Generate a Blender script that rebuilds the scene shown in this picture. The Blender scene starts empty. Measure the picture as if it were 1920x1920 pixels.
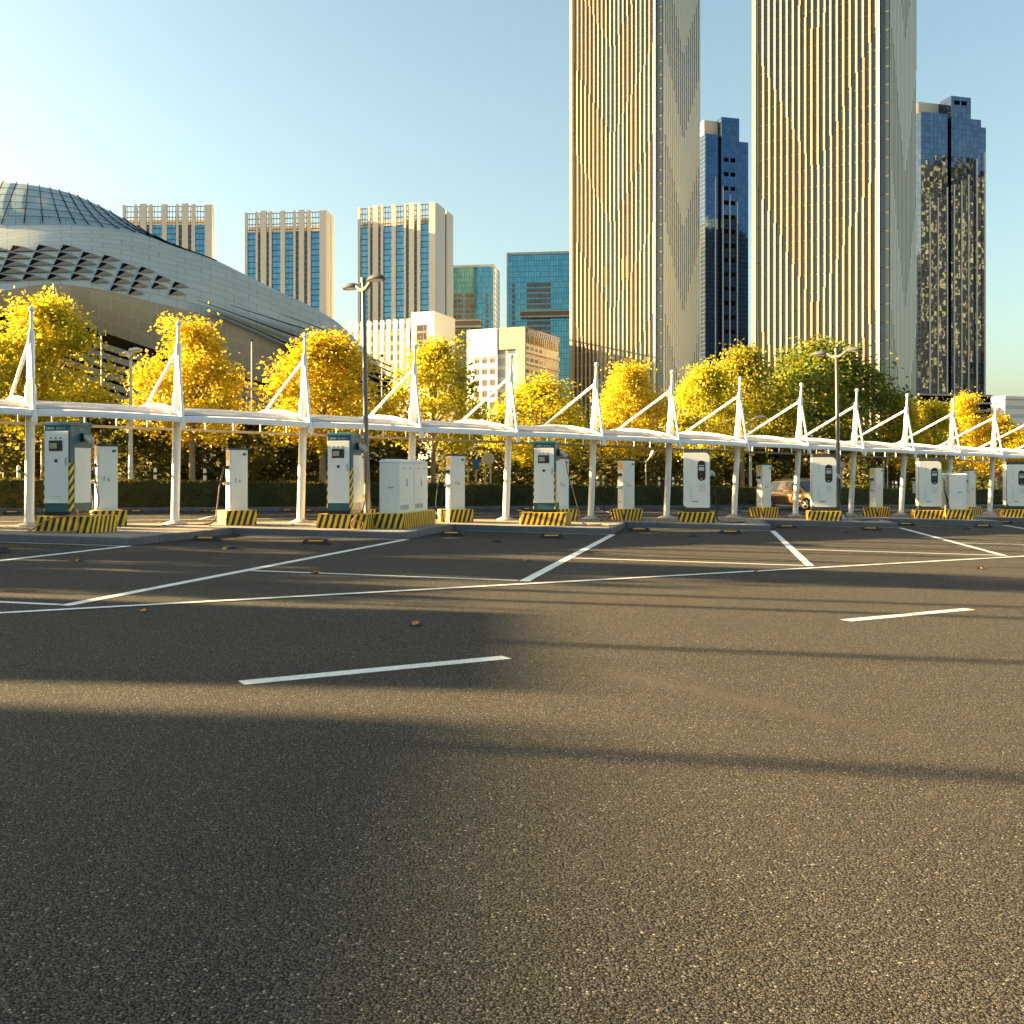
import bpy, math, random
from mathutils import Vector, Matrix, Euler
R = math.radians
S = bpy.context.scene
COL = S.collection
random.seed(11)

# ------------------------------------------------------------------ camera, sky, sun, exposure
FPX, CX, HY, EYE, TILT = 1920.0, 960.0, 892.0, 1.5, -0.0168
cam = bpy.data.cameras.new("camera")
cam.sensor_width = 36.0
cam.lens = 36.0 * FPX / 1920.0
cam.shift_y = -(960.0 - HY) / 1920.0
cam.clip_start, cam.clip_end = 0.05, 6000.0
cam_o = bpy.data.objects.new("camera", cam)
cam_o.location = (0, 0, EYE)
cam_o.rotation_euler = (R(90), 0, 0)
COL.objects.link(cam_o)
S.camera = cam_o

SUN_ELEV, SUN_AZ = R(13.5), R(8.0)          # azimuth: how far behind the picture plane, sun on the left
to_sun = Vector((-math.cos(SUN_AZ) * math.cos(SUN_ELEV), math.sin(SUN_AZ) * math.cos(SUN_ELEV), math.sin(SUN_ELEV)))
W = bpy.data.worlds.new("World")
S.world = W
W.use_nodes = True
wn, wl = W.node_tree.nodes, W.node_tree.links
sky = wn.new("ShaderNodeTexSky")
sky.sky_type = 'NISHITA'
sky.sun_disc = False
sky.sun_elevation = SUN_ELEV
sky.sun_rotation = math.atan2(to_sun.x, to_sun.y)
sky.altitude = 0
sky.air_density, sky.dust_density, sky.ozone_density = 1.0, 3.0, 2.0
tint = wn.new("ShaderNodeMix")              # camera white balance, leaning to warm green
tint.data_type, tint.blend_type = 'RGBA', 'MULTIPLY'
tint.inputs[0].default_value = 1.0
tint.inputs[7].default_value = (1.00, 0.955, 0.755, 1.0)
wl.new(sky.outputs[0], tint.inputs[6])
wl.new(tint.outputs[2], wn["Background"].inputs[0])
wn["Background"].inputs[1].default_value = 0.05
sl = bpy.data.lights.new("sun", 'SUN')
sl.energy, sl.angle, sl.color = 5.0, R(0.53), (1.0, 0.70, 0.315)
so = bpy.data.objects.new("sun", sl)
so.rotation_euler = to_sun.to_track_quat('Z', 'Y').to_euler()
so.location = (-60, 20, 60)
COL.objects.link(so)
S.view_settings.view_transform = 'Standard'
S.view_settings.look = 'None'
S.view_settings.exposure = 3.08
S.view_settings.gamma = 1.0
S.view_settings.use_curve_mapping = False
S.render.engine = 'CYCLES'
S.cycles.max_bounces = 6
S.cycles.use_denoising = True

# ------------------------------------------------------------------ where things stand
def gz(x, y=0): return TILT * max(-60.0, min(60.0, x))
def G(px, py, dz=0.0):
    Y = FPX * (EYE - dz) / ((py - HY) + TILT * (px - CX))
    X = (px - CX) * Y / FPX
    return Vector((X, Y, gz(X) + dz))
def P(px, py, Y): return Vector(((px - CX) * Y / FPX, Y, EYE + (HY - py) * Y / FPX))
KERB = 0.15
ROW0 = Vector((-11.19, 23.73)); UX, UY = 0.820, 0.5724
def row(t, d, dz=0.0):
    x = ROW0.x + UX * t - UY * d; y = ROW0.y + UY * t + UX * d
    return Vector((x, y, gz(x) + dz))
ROW_RZ = math.atan2(UY, UX)
AX, AY = 0.981, -0.194                      # across a bay; (-AY, AX) runs into the bay
BAY_RZ = math.atan2(AY, AX)
def ab(q, a, b, dz=0.0):
    x = q[0] + AX * a - AY * b; y = q[1] + AY * a + AX * b
    return Vector((x, y, gz(x) + dz))
def Q(j): return (-7.5 + 5.06 * j, 20.1 + 3.42 * j)
BW, BD = 4.30, 4.34                         # bay width, sawtooth step
def row_at_px(px, d):                       # point at distance d behind the masts seen at column px
    k = (px - CX) / FPX
    ax, ay = ROW0.x - UY * d, ROW0.y + UX * d
    t = (k * ay - ax) / (UX - k * UY)
    return row(t, d)

# ------------------------------------------------------------------ helpers
def tag(o, label=None, cat=None, group=None, kind=None):
    if label: o["label"] = label
    if cat: o["category"] = cat
    if group: o["group"] = group
    if kind: o["kind"] = kind
    return o
def thing(name, label, cat, loc=(0, 0, 0), rz=0.0, group=None):
    o = bpy.data.objects.new(name, None)
    o.empty_display_size = 0.3
    o.location = loc; o.rotation_euler = (0, 0, rz)
    COL.objects.link(o)
    return tag(o, label, cat, group)
def dup(root, loc, rz, label, group=None, scale=None):
    r = root.copy(); COL.objects.link(r)
    r.location = loc; r.rotation_euler = (0, 0, rz)
    if scale: r.scale = scale
    r["label"] = label
    if group: r["group"] = group
    for ch in list(root.children):
        c = ch.copy(); COL.objects.link(c); c.parent = r
        for g in list(ch.children):
            d = g.copy(); COL.objects.link(d); d.parent = c
    return r

class MB:
    def __init__(s): s.v, s.f, s.m, s.uv = [], [], [], []
    def face(s, pts, m=0, uv=None):
        b = len(s.v); s.v += [tuple(p) for p in pts]
        s.f.append(tuple(range(b, b + len(pts)))); s.m.append(m); s.uv.append(uv)
    def mesh(s, vs, fs, m=0):
        b = len(s.v); s.v += [tuple(p) for p in vs]
        for f in fs: s.f.append(tuple(b + i for i in f)); s.m.append(m); s.uv.append(None)
    def box(s, x0, x1, y0, y1, z0, z1, m=0, M=None):
        vs = [Vector((x, y, z)) for z in (z0, z1) for y in (y0, y1) for x in (x0, x1)]
        if M is not None: vs = [M @ v for v in vs]
        s.mesh(vs, [(0, 2, 3, 1), (4, 5, 7, 6), (0, 1, 5, 4), (2, 6, 7, 3), (1, 3, 7, 5), (0, 4, 6, 2)], m)
    def tube(s, pts, r, n=8, m=0, cap=True):
        pts = [Vector(p) for p in pts]
        rs = r if isinstance(r, (list, tuple)) else [r] * len(pts)
        vs, fs = [], []
        ref = None
        for i, p in enumerate(pts):
            t = (pts[min(i + 1, len(pts) - 1)] - pts[max(i - 1, 0)])
            if t.length < 1e-9: t = Vector((0, 0, 1))
            t.normalize()
            if ref is None:
                ref = t.orthogonal().normalized()
            else:
                ref = (ref - t * ref.dot(t))
                ref = ref.normalized() if ref.length > 1e-6 else t.orthogonal().normalized()
            b = t.cross(ref)
            for k in range(n):
                a = 2 * math.pi * k / n
                vs.append(p + (ref * math.cos(a) + b * math.sin(a)) * rs[i])
        for i in range(len(pts) - 1):
            for k in range(n):
                fs.append((i * n + k, i * n + (k + 1) % n, (i + 1) * n + (k + 1) % n, (i + 1) * n + k))
        if cap:
            fs.append(tuple(range(n - 1, -1, -1))); fs.append(tuple((len(pts) - 1) * n + k for k in range(n)))
        s.mesh(vs, fs, m)
    def lathe(s, prof, n=16, c=(0, 0, 0), M=None, m=0):
        vs, fs = [], []
        for r, z in prof:
            for k in range(n):
                a = 2 * math.pi * k / n
                v = Vector((c[0] + r * math.cos(a), c[1] + r * math.sin(a), c[2] + z))
                vs.append(M @ v if M is not None else v)
        for i in range(len(prof) - 1):
            for k in range(n):
                fs.append((i * n + k, i * n + (k + 1) % n, (i + 1) * n + (k + 1) % n, (i + 1) * n + k))
        fs.append(tuple(range(n - 1, -1, -1))); fs.append(tuple((len(prof) - 1) * n + k for k in range(n)))
        s.mesh(vs, fs, m)
    def prism(s, outline, y0, y1, m=0):     # outline in (x, z), counter-clockwise seen from -y
        n = len(outline)
        vs = [(x, y0, z) for x, z in outline] + [(x, y1, z) for x, z in outline]
        fs = [tuple(range(n)), tuple(range(2 * n - 1, n - 1, -1))]
        fs += [(i, i + n, (i + 1) % n + n, (i + 1) % n) for i in range(n)]
        s.mesh(vs, fs, m)
    def grid(s, rows, m=0, uvs=None):
        nr, nc = len(rows), len(rows[0])
        b = len(s.v)
        for r in rows: s.v += [tuple(p) for p in r]
        for i in range(nr - 1):
            for j in range(nc - 1):
                s.f.append((b + i * nc + j, b + i * nc + j + 1, b + (i + 1) * nc + j + 1, b + (i + 1) * nc + j)); s.m.append(m)
                s.uv.append([uvs[i][j], uvs[i][j + 1], uvs[i + 1][j + 1], uvs[i + 1][j]] if uvs else None)
    def build(s, name, mats, parent=None, smooth=False, bevel=0.0, seg=2, solid=0.0, data=None):
        me = bpy.data.meshes.new(name)
        me.from_pydata(s.v, [], s.f)
        if not isinstance(mats, (list, tuple)): mats = [mats]
        for m in mats: me.materials.append(m)
        if len(mats) > 1: me.polygons.foreach_set("material_index", s.m)
        if any(u is not None for u in s.uv):
            ul = me.uv_layers.new(name="UVMap")
            flat = []
            for f, u in zip(s.f, s.uv):
                flat += [c for p in (u or [(0, 0)] * len(f)) for c in p]
            ul.data.foreach_set("uv", flat)
        if smooth: me.polygons.foreach_set("use_smooth", [True] * len(me.polygons))
        me.update()
        o = bpy.data.objects.new(name, me)
        COL.objects.link(o)
        if parent: o.parent = parent
        if solid:
            md = o.modifiers.new("solid", 'SOLIDIFY'); md.thickness = solid; md.offset = 0
        if bevel:
            md = o.modifiers.new("bevel", 'BEVEL'); md.width = bevel; md.segments = seg; md.limit_method = 'ANGLE'
        if smooth:
            try:
                me.set_sharp_from_angle(angle=R(40))
            except Exception: pass
        return o

# ------------------------------------------------------------------ materials
class NT:
    def __init__(s, name):
        s.mat = bpy.data.materials.new(name); s.mat.use_nodes = True
        s.n = s.mat.node_tree.nodes; s.l = s.mat.node_tree.links
        s.b = s.n["Principled BSDF"]
        s._tc = None
    def add(s, t, props=None, ins=None):
        nd = s.n.new(t)
        for k, v in (props or {}).items(): setattr(nd, k, v)
        for k, v in (ins or {}).items(): s.put(nd.inputs[k], v)
        return nd
    def put(s, sock, v):
        if isinstance(v, bpy.types.NodeSocket): s.l.new(v, sock)
        else:
            if hasattr(sock, "default_value"):
                try: sock.default_value = v
                except Exception:
                    sock.default_value = tuple(v) + (1.0,)
    def math(s, op, a, b=0.0, c=None, clamp=False):
        nd = s.add("ShaderNodeMath", {"operation": op, "use_clamp": clamp}, {0: a, 1: b})
        if c is not None: s.put(nd.inputs[2], c)
        return nd.outputs[0]
    def tc(s, w="Object"):
        if s._tc is None: s._tc = s.add("ShaderNodeTexCoord")
        return s._tc.outputs[w]
    def sep(s, v): return s.add("ShaderNodeSeparateXYZ", None, {0: v}).outputs
    def noise(s, scale, detail=3.0, rough=0.55, vec=None):
        return s.add("ShaderNodeTexNoise", None, {"Vector": vec if vec is not None else s.tc(), "Scale": scale, "Detail": detail, "Roughness": rough}).outputs[0]
    def ramp(s, fac, stops):
        nd = s.add("ShaderNodeValToRGB", None, {0: fac})
        e = nd.color_ramp.elements
        while len(e) < len(stops): e.new(0.5)
        for el, (p, c) in zip(e, stops):
            el.position = p; el.color = tuple(c) + (1.0,) if len(c) == 3 else c
        return nd.outputs[0]
    def mix(s, fac, a, b, blend='MIX'):
        nd = s.add("ShaderNodeMix", {"data_type": 'RGBA', "blend_type": blend})
        s.put(nd.inputs[0], fac)
        for i, v in ((6, a), (7, b)):
            s.put(nd.inputs[i], v if isinstance(v, bpy.types.NodeSocket) else tuple(v) + (1.0,))
        return nd.outputs[2]
    def bump(s, h, strength=0.3, dist=0.01):
        s.put(s.b.inputs["Normal"], s.add("ShaderNodeBump", None, {"Height": h, "Strength": strength, "Distance": dist}).outputs[0])
    def set(s, **k):
        for a, v in k.items(): s.put(s.b.inputs[a.replace("_", " ")], v)
        return s.mat

def plain(name, col, rough=0.5, metal=0.0, var=0.12, scale=3.0, dirt=None, bump=0.0):
    t = NT(name)
    n = t.noise(scale, 4.0)
    c = t.mix(n, [x * (1 - var) for x in col], [min(1, x * (1 + var)) for x in col])
    if dirt:
        d = t.ramp(t.noise(dirt[1], 5.0, 0.65), [(0.5, (0, 0, 0)), (0.75, (1, 1, 1))])
        c = t.mix(t.math('MULTIPLY', d, dirt[2]), c, dirt[0])
    t.set(Base_Color=c, Roughness=t.math('MULTIPLY_ADD', n, 0.25, rough - 0.12), Metallic=metal)
    if bump: t.bump(t.noise(scale * 8, 5.0), bump, 0.01)
    return t.mat

def facade_uv(t):
    x, y, z = t.sep(t.tc("Object"))[:3]
    nx, ny, nz = t.sep(t.tc("Normal"))[:3]
    u = t.math('ADD', t.math('MULTIPLY', x, t.math('ABSOLUTE', ny)), t.math('MULTIPLY', y, t.math('ABSOLUTE', nx)))
    return u, z
def lines(t, c, period, width):              # 1 inside a line
    f = t.math('FRACT', t.math('DIVIDE', c, period))
    return t.math('LESS_THAN', f, width / period)
def curtain(name, glass, glass2, frame, dx, dz, lw, lh, rough=0.08, metal=0.0, spec=0.8, wob=0.03, band=None, blind=0.0):
    t = NT(name)
    u, v = facade_uv(t)
    cu, cv = t.math('FLOOR', t.math('DIVIDE', u, dx)), t.math('FLOOR', t.math('DIVIDE', v, dz))
    cell = t.add("ShaderNodeCombineXYZ", None, {0: cu, 1: cv, 2: 3.7}).outputs[0]
    wnz = t.add("ShaderNodeTexWhiteNoise", {"noise_dimensions": '3D'}, {0: cell})
    g = t.mix(wnz.outputs[0], glass, glass2)
    if blind: g = t.mix(t.math('GREATER_THAN', wnz.outputs[0], 1 - blind), g, (0.30, 0.28, 0.24))
    ln = t.math('MAXIMUM', lines(t, u, dx, lw), lines(t, v, dz, lh))
    if band: ln = t.math('MAXIMUM', ln, lines(t, v, band[0], band[1]))
    col = t.mix(ln, g, frame)
    t.set(Base_Color=col, Roughness=t.math('MULTIPLY_ADD', ln, 0.4, rough), Metallic=t.math('MULTIPLY', t.math('SUBTRACT', 1.0, ln), metal))
    t.set(Specular_IOR_Level=spec)
    # every pane sits at a slightly different angle, as real curtain walls do
    gn = t.add("ShaderNodeNewGeometry").outputs["Normal"]
    off = t.add("ShaderNodeVectorMath", {"operation": 'SUBTRACT'}, {0: wnz.outputs[1], 1: (0.5, 0.5, 0.5)}).outputs[0]
    wv = t.add("ShaderNodeTexNoise", None, {"Vector": t.tc(), "Scale": 0.35, "Detail": 2.0}).outputs[1]
    off2 = t.add("ShaderNodeVectorMath", {"operation": 'SUBTRACT'}, {0: wv, 1: (0.5, 0.5, 0.5)}).outputs[0]
    off = t.add("ShaderNodeVectorMath", {"operation": 'ADD'}, {0: off, 1: off2}).outputs[0]
    sc = t.add("ShaderNodeVectorMath", {"operation": 'SCALE'}, {0: off, "Scale": wob}).outputs[0]
    nn = t.add("ShaderNodeVectorMath", {"operation": 'NORMALIZE'}, {0: t.add("ShaderNodeVectorMath", {"operation": 'ADD'}, {0: gn, 1: sc}).outputs[0]}).outputs[0]
    t.put(t.b.inputs["Normal"], nn)
    return t.mat

def mk_asphalt():
    t = NT("asphalt")
    v = t.tc()
    vo = t.add("ShaderNodeTexVoronoi", {"voronoi_dimensions": '2D'}, {"Vector": v, "Scale": 105.0})
    vf = t.add("ShaderNodeTexVoronoi", {"voronoi_dimensions": '2D'}, {"Vector": v, "Scale": 270.0})
    cr = t.sep(vo.outputs["Color"])
    grain = t.ramp(cr[0], [(0.0, (0.012, 0.012, 0.0125)), (0.5, (0.033, 0.0325, 0.032)), (0.88, (0.062, 0.060, 0.056)), (0.985, (0.10, 0.097, 0.09)), (0.996, (0.26, 0.25, 0.22))])
    fine = t.mix(0.35, grain, t.ramp(t.sep(vf.outputs["Color"])[1], [(0.0, (0.013, 0.013, 0.013)), (0.9, (0.055, 0.054, 0.052)), (0.99, (0.2, 0.19, 0.17))]))
    pit = t.ramp(vo.outputs["Distance"], [(0.30, (1.25, 1.25, 1.25)), (0.62, (0.22, 0.22, 0.22))])
    fine = t.mix(1.0, fine, pit, 'MULTIPLY')
    patch = t.noise(0.45, 6.0, 0.6)
    worn = t.noise(2.6, 4.0, 0.6)
    k = t.math('ADD', t.math('MULTIPLY', patch, 0.9), t.math('MULTIPLY', worn, 0.5))
    kk = t.math('ADD', k, 2.0)
    c = t.mix(1.0, fine, t.add("ShaderNodeCombineColor", None, {0: t.math('MULTIPLY', kk, 1.03), 1: kk, 2: t.math('MULTIPLY', kk, 0.95)}).outputs[0], 'MULTIPLY')
    oil = t.ramp(t.noise(1.9, 3.0, 0.6), [(0.66, (0, 0, 0)), (0.74, (1, 1, 1))])
    c = t.mix(t.math('MULTIPLY', oil, 0.4), c, (0.018, 0.018, 0.019))
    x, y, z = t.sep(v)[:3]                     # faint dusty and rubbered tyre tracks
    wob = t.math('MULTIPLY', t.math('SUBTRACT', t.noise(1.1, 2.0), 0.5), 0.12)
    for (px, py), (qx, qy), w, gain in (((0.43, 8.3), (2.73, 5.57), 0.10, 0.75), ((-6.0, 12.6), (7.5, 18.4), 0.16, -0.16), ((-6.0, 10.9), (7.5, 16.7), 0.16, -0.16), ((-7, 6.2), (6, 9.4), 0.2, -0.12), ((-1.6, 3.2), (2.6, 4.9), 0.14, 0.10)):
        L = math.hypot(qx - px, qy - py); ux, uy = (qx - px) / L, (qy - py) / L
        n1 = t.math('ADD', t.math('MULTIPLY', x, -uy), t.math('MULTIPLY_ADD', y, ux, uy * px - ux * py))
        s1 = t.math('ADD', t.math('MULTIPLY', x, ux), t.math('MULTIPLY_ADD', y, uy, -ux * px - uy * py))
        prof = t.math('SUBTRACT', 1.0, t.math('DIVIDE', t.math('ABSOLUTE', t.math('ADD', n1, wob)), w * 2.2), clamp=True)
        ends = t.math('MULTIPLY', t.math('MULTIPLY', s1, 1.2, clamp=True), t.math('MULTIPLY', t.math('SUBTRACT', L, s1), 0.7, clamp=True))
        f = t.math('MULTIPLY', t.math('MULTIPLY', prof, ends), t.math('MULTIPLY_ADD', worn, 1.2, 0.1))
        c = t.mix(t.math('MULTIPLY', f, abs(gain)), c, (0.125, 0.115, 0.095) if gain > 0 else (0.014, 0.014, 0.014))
    t.set(Base_Color=c, Roughness=0.85, Specular_IOR_Level=0.12)
    h = t.math('ADD', t.math('MULTIPLY', vo.outputs["Distance"], -0.55), t.math('MULTIPLY', cr[1], 0.55))
    h = t.math('ADD', h, t.math('MULTIPLY', vf.outputs["Distance"], -0.3))
    h = t.math('ADD', h, t.math('MULTIPLY', t.noise(60.0, 4.0, 0.7), 1.3))
    t.bump(h, 1.0, 0.030)
    return t.mat
def mk_paint(name, col, amount=0.8):
    t = NT(name)
    n = t.noise(55.0, 4.0, 0.75)
    w = t.noise(1.3, 3.0)
    th = t.math('ADD', n, t.math('MULTIPLY', w, 0.22))
    f = t.ramp(th, [(0.47, (1, 1, 1)), (0.57, (0, 0, 0))])
    c = t.mix(t.noise(7.0), [x * 0.86 for x in col], col)
    c = t.mix(t.math('MULTIPLY', f, amount), c, (0.06, 0.06, 0.06))
    t.set(Base_Color=c, Roughness=0.7)
    t.bump(n, 0.5, 0.006)
    return t.mat
def mk_stripes(name, period, slant, ca, cb, frac=0.5, top=None, along='xy', dirt=0.25):
    t = NT(name)
    x, y, z = t.sep(t.tc("Object"))[:3]
    nx, ny, nz = t.sep(t.tc("Normal"))[:3]
    s = t.math('ADD', x, y)
    s = t.math('ADD', s, t.math('MULTIPLY', z, slant))
    s = t.math('ADD', s, t.math('MULTIPLY', t.math('SUBTRACT', t.noise(2.1), 0.5), 0.05))
    st = t.math('LESS_THAN', t.math('FRACT', t.math('DIVIDE', s, period)), frac)
    c = t.mix(st, ca, cb)
    if top: c = t.mix(t.math('GREATER_THAN', nz, 0.7), c, top)
    d = t.ramp(t.noise(6.0, 6.0, 0.7), [(0.48, (0, 0, 0)), (0.8, (1, 1, 1))])
    c = t.mix(t.math('MULTIPLY', d, dirt), c, (0.10, 0.085, 0.06))
    t.set(Base_Color=c, Roughness=0.6)
    return t.mat
def mk_paving(name, cols, mortar, w, h, rz=0.0, ms=0.02):
    t = NT(name)
    mp = t.add("ShaderNodeMapping", None, {0: t.tc()})
    mp.inputs["Rotation"].default_value = (0, 0, rz)
    b = t.add("ShaderNodeTexBrick", None, {"Vector": mp.outputs[0], "Color1": tuple(cols[0]) + (1,), "Color2": tuple(cols[1]) + (1,), "Mortar": tuple(mortar) + (1,), "Scale": 1.0, "Mortar Size": ms, "Brick Width": w, "Row Height": h})
    n = t.noise(9.0, 5.0, 0.65)
    c = t.mix(n, b.outputs[0], t.mix(0.5, b.outputs[0], (0.12, 0.10, 0.08)))
    t.set(Base_Color=c, Roughness=0.85)
    t.bump(t.math('SUBTRACT', n, b.outputs[1]), 0.4, 0.01)
    return t.mat
def mk_leaf(name, stops, trans=0.45, clump=0.5):
    t = NT(name)
    ri = t.add("ShaderNodeNewGeometry").outputs["Random Per Island"]
    n = t.noise(0.75, 2.0)
    f = t.math('ADD', t.math('MULTIPLY', ri, 1 - clump), t.math('MULTIPLY', t.math('MULTIPLY_ADD', n, 2.4, -0.7, True), clump))
    c = t.ramp(f, stops)
    t.set(Base_Color=c, Roughness=0.55, Specular_IOR_Level=0.3)
    tr = t.add("ShaderNodeBsdfTranslucent", None, {0: t.mix(0.25, c, (0.85, 0.68, 0.05), 'MIX')})
    mx = t.add("ShaderNodeMixShader", None, {0: trans, 1: t.b.outputs[0], 2: tr.outputs[0]})
    t.l.new(mx.outputs[0], t.n["Material Output"].inputs[0])
    return t.mat
def mk_uvpanel(name, c1, c2, seam, w, h, ms, rough, metal, var=0.15):
    t = NT(name)
    b = t.add("ShaderNodeTexBrick", {"offset": 0.35}, {"Vector": t.tc("UV"), "Color1": tuple(c1) + (1,), "Color2": tuple(c2) + (1,), "Mortar": tuple(seam) + (1,), "Scale": 1.0, "Mortar Size": ms, "Brick Width": w, "Row Height": h})
    n = t.noise(0.09, 4.0)
    k = t.math('MULTIPLY_ADD', n, var * 2, 1 - var)
    c = t.mix(1.0, b.outputs[0], t.add("ShaderNodeCombineColor", None, {0: k, 1: k, 2: k}).outputs[0], 'MULTIPLY')
    t.set(Base_Color=c, Roughness=rough, Metallic=metal)
    t.bump(t.math('MULTIPLY', b.outputs[1], -1.0), 0.4, 0.1)
    return t.mat

M = {}
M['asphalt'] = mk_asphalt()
M['paint'] = mk_paint("road_paint", (0.72, 0.73, 0.70))
M['kerb'] = plain("kerb_granite", (0.115, 0.12, 0.135), 0.75, var=0.2, scale=12.0, dirt=((0.07, 0.065, 0.06), 1.5, 0.7), bump=0.4)
M['paving'] = mk_paving("island_paving", ((0.36, 0.33, 0.28), (0.28, 0.26, 0.23)), (0.12, 0.11, 0.09), 0.5, 0.25, -BAY_RZ)
M['stripe'] = mk_stripes("hazard_plinth", 0.155, -0.30, (0.80, 0.50, 0.015), (0.012, 0.012, 0.013), 0.5, top=(0.72, 0.45, 0.02))
M['stripe_edge'] = mk_stripes("hazard_edge", 0.20, -1.0, (0.80, 0.53, 0.015), (0.013, 0.013, 0.014), 0.5)
M['stripe_edge_flip'] = mk_stripes("hazard_edge_mirrored", 0.20, 1.0, (0.80, 0.53, 0.015), (0.013, 0.013, 0.014), 0.5)
M['white'] = plain("white_steel", (0.80, 0.80, 0.77), 0.42, var=0.04, scale=2.0, dirt=((0.45, 0.38, 0.28), 2.5, 0.25))
M['cabwhite'] = plain("white_cabinet", (0.74, 0.76, 0.73), 0.5, var=0.04, scale=1.5, dirt=((0.5, 0.45, 0.36), 3.0, 0.22))
M['membrane'] = plain("canopy_membrane", (0.74, 0.74, 0.77), 0.55, var=0.05, scale=1.2, dirt=((0.42, 0.40, 0.38), 0.9, 0.35))
M['rooftop'] = plain("canopy_roof_sheet", (0.27, 0.26, 0.29), 0.35, var=0.14, scale=0.8, dirt=((0.24, 0.22, 0.2), 1.3, 0.5))
M['teal'] = plain("teal_steel", (0.016, 0.088, 0.125), 0.42, var=0.12, scale=2.0)
M['darkgrey'] = plain("dark_grey_steel", (0.045, 0.047, 0.05), 0.5)
M['black'] = plain("black_plastic", (0.012, 0.012, 0.013), 0.4)
M['rubber'] = plain("black_rubber", (0.016, 0.016, 0.017), 0.7, scale=14.0)
M['lcd'] = plain("lcd_screen", (0.34, 0.34, 0.24), 0.25)
M['lcdgrey'] = plain("lcd_grey", (0.5, 0.5, 0.52), 0.25)
M['ltteal'] = plain("pale_teal_print", (0.28, 0.55, 0.58), 0.5)
M['turq'] = plain("turquoise_print", (0.22, 0.58, 0.66), 0.5)
M['navy'] = plain("navy_print", (0.03, 0.10, 0.16), 0.5)
M['greyprint'] = plain("grey_print", (0.36, 0.38, 0.36), 0.6)
M['orange'] = plain("orange_sticker", (0.85, 0.42, 0.02), 0.5)
M['yellow'] = plain("yellow_sticker", (0.85, 0.62, 0.02), 0.5)
M['cable'] = plain("brown_cable", (0.40, 0.20, 0.08), 0.55)
M['gun'] = plain("connector_grey", (0.55, 0.53, 0.47), 0.45)
M['concrete'] = plain("concrete_foot", (0.5, 0.46, 0.40), 0.85, var=0.2, scale=8.0)
M['pole'] = plain("grey_pole", (0.10, 0.105, 0.115), 0.45, metal=0.3)
M['polelight'] = plain("pale_pole", (0.55, 0.52, 0.47), 0.5)
M['lens'] = plain("lamp_lens", (0.75, 0.74, 0.70), 0.3)
M['bark'] = plain("bark", (0.26, 0.20, 0.13), 0.9, var=0.45, scale=6.0, bump=0.6)
M['gold1'] = mk_leaf("gold_leaves", [(0.0, (0.14, 0.14, 0.012)), (0.2, (0.36, 0.28, 0.012)), (0.45, (0.60, 0.44, 0.012)), (0.70, (0.66, 0.53, 0.025)), (0.84, (0.62, 0.36, 0.012)), (1.0, (0.36, 0.17, 0.012))])
M['gold2'] = mk_leaf("yellow_green_leaves", [(0.0, (0.07, 0.10, 0.012)), (0.3, (0.26, 0.27, 0.014)), (0.6, (0.56, 0.48, 0.018)), (1.0, (0.62, 0.44, 0.014))])
M['lime'] = mk_leaf("lime_leaves", [(0.0, (0.045, 0.075, 0.010)), (0.4, (0.17, 0.19, 0.014)), (0.75, (0.42, 0.36, 0.02)), (1.0, (0.66, 0.48, 0.02))])
M['green'] = mk_leaf("green_leaves", [(0.0, (0.025, 0.05, 0.008)), (0.45, (0.07, 0.115, 0.013)), (0.8, (0.19, 0.23, 0.016)), (1.0, (0.42, 0.38, 0.02))], 0.35)
M['dark'] = mk_leaf("dark_green_leaves", [(0.0, (0.014, 0.024, 0.007)), (0.6, (0.035, 0.05, 0.010)), (1.0, (0.10, 0.10, 0.015))], 0.3)
M['hedge'] = mk_leaf("hedge_leaves", [(0.0, (0.012, 0.022, 0.006)), (0.6, (0.03, 0.05, 0.010)), (1.0, (0.07, 0.09, 0.014))], 0.25)
M['deadleaf'] = plain("dead_leaf", (0.42, 0.20, 0.05), 0.7, var=0.3, scale=20.0)
M['soil'] = plain("verge_ground", (0.075, 0.07, 0.05), 0.95, var=0.4, scale=1.5, bump=0.5)
M['carpaint'] = NT("bronze_car_paint").set(Base_Color=(0.36, 0.22, 0.10, 1), Metallic=0.75, Roughness=0.28, Coat_Weight=1.0, Coat_Roughness=0.05)
M['carglass'] = NT("car_glass").set(Base_Color=(0.02, 0.022, 0.022, 1), Roughness=0.05, Specular_IOR_Level=0.9)
M['alloy'] = NT("alloy_rim").set(Base_Color=(0.62, 0.60, 0.56, 1), Metallic=0.9, Roughness=0.3)
M['headlamp'] = NT("headlamp_glass").set(Base_Color=(0.7, 0.7, 0.7, 1), Metallic=0.4, Roughness=0.1)
M['beige'] = plain("beige_render", (0.62, 0.54, 0.44), 0.7, var=0.06, scale=0.1)
M['blue'] = plain("blue_sign", (0.02, 0.09, 0.42), 0.4)
M['red'] = plain("red_sign", (0.55, 0.04, 0.03), 0.4)
M['signback'] = plain("sign_back", (0.52, 0.50, 0.44), 0.5, metal=0.2)

# ------------------------------------------------------------------ ground
g = MB()
xs = [-3000, -60, 60, 3000]; ys = [-400, 0, 12, 40, 120, 4500]
g.grid([[(x, y, gz(x)) for x in xs] for y in ys])
tag(g.build("ground", M['asphalt']), "dark asphalt ground of the charging lot reaching to the horizon", "ground", kind='structure')

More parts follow.
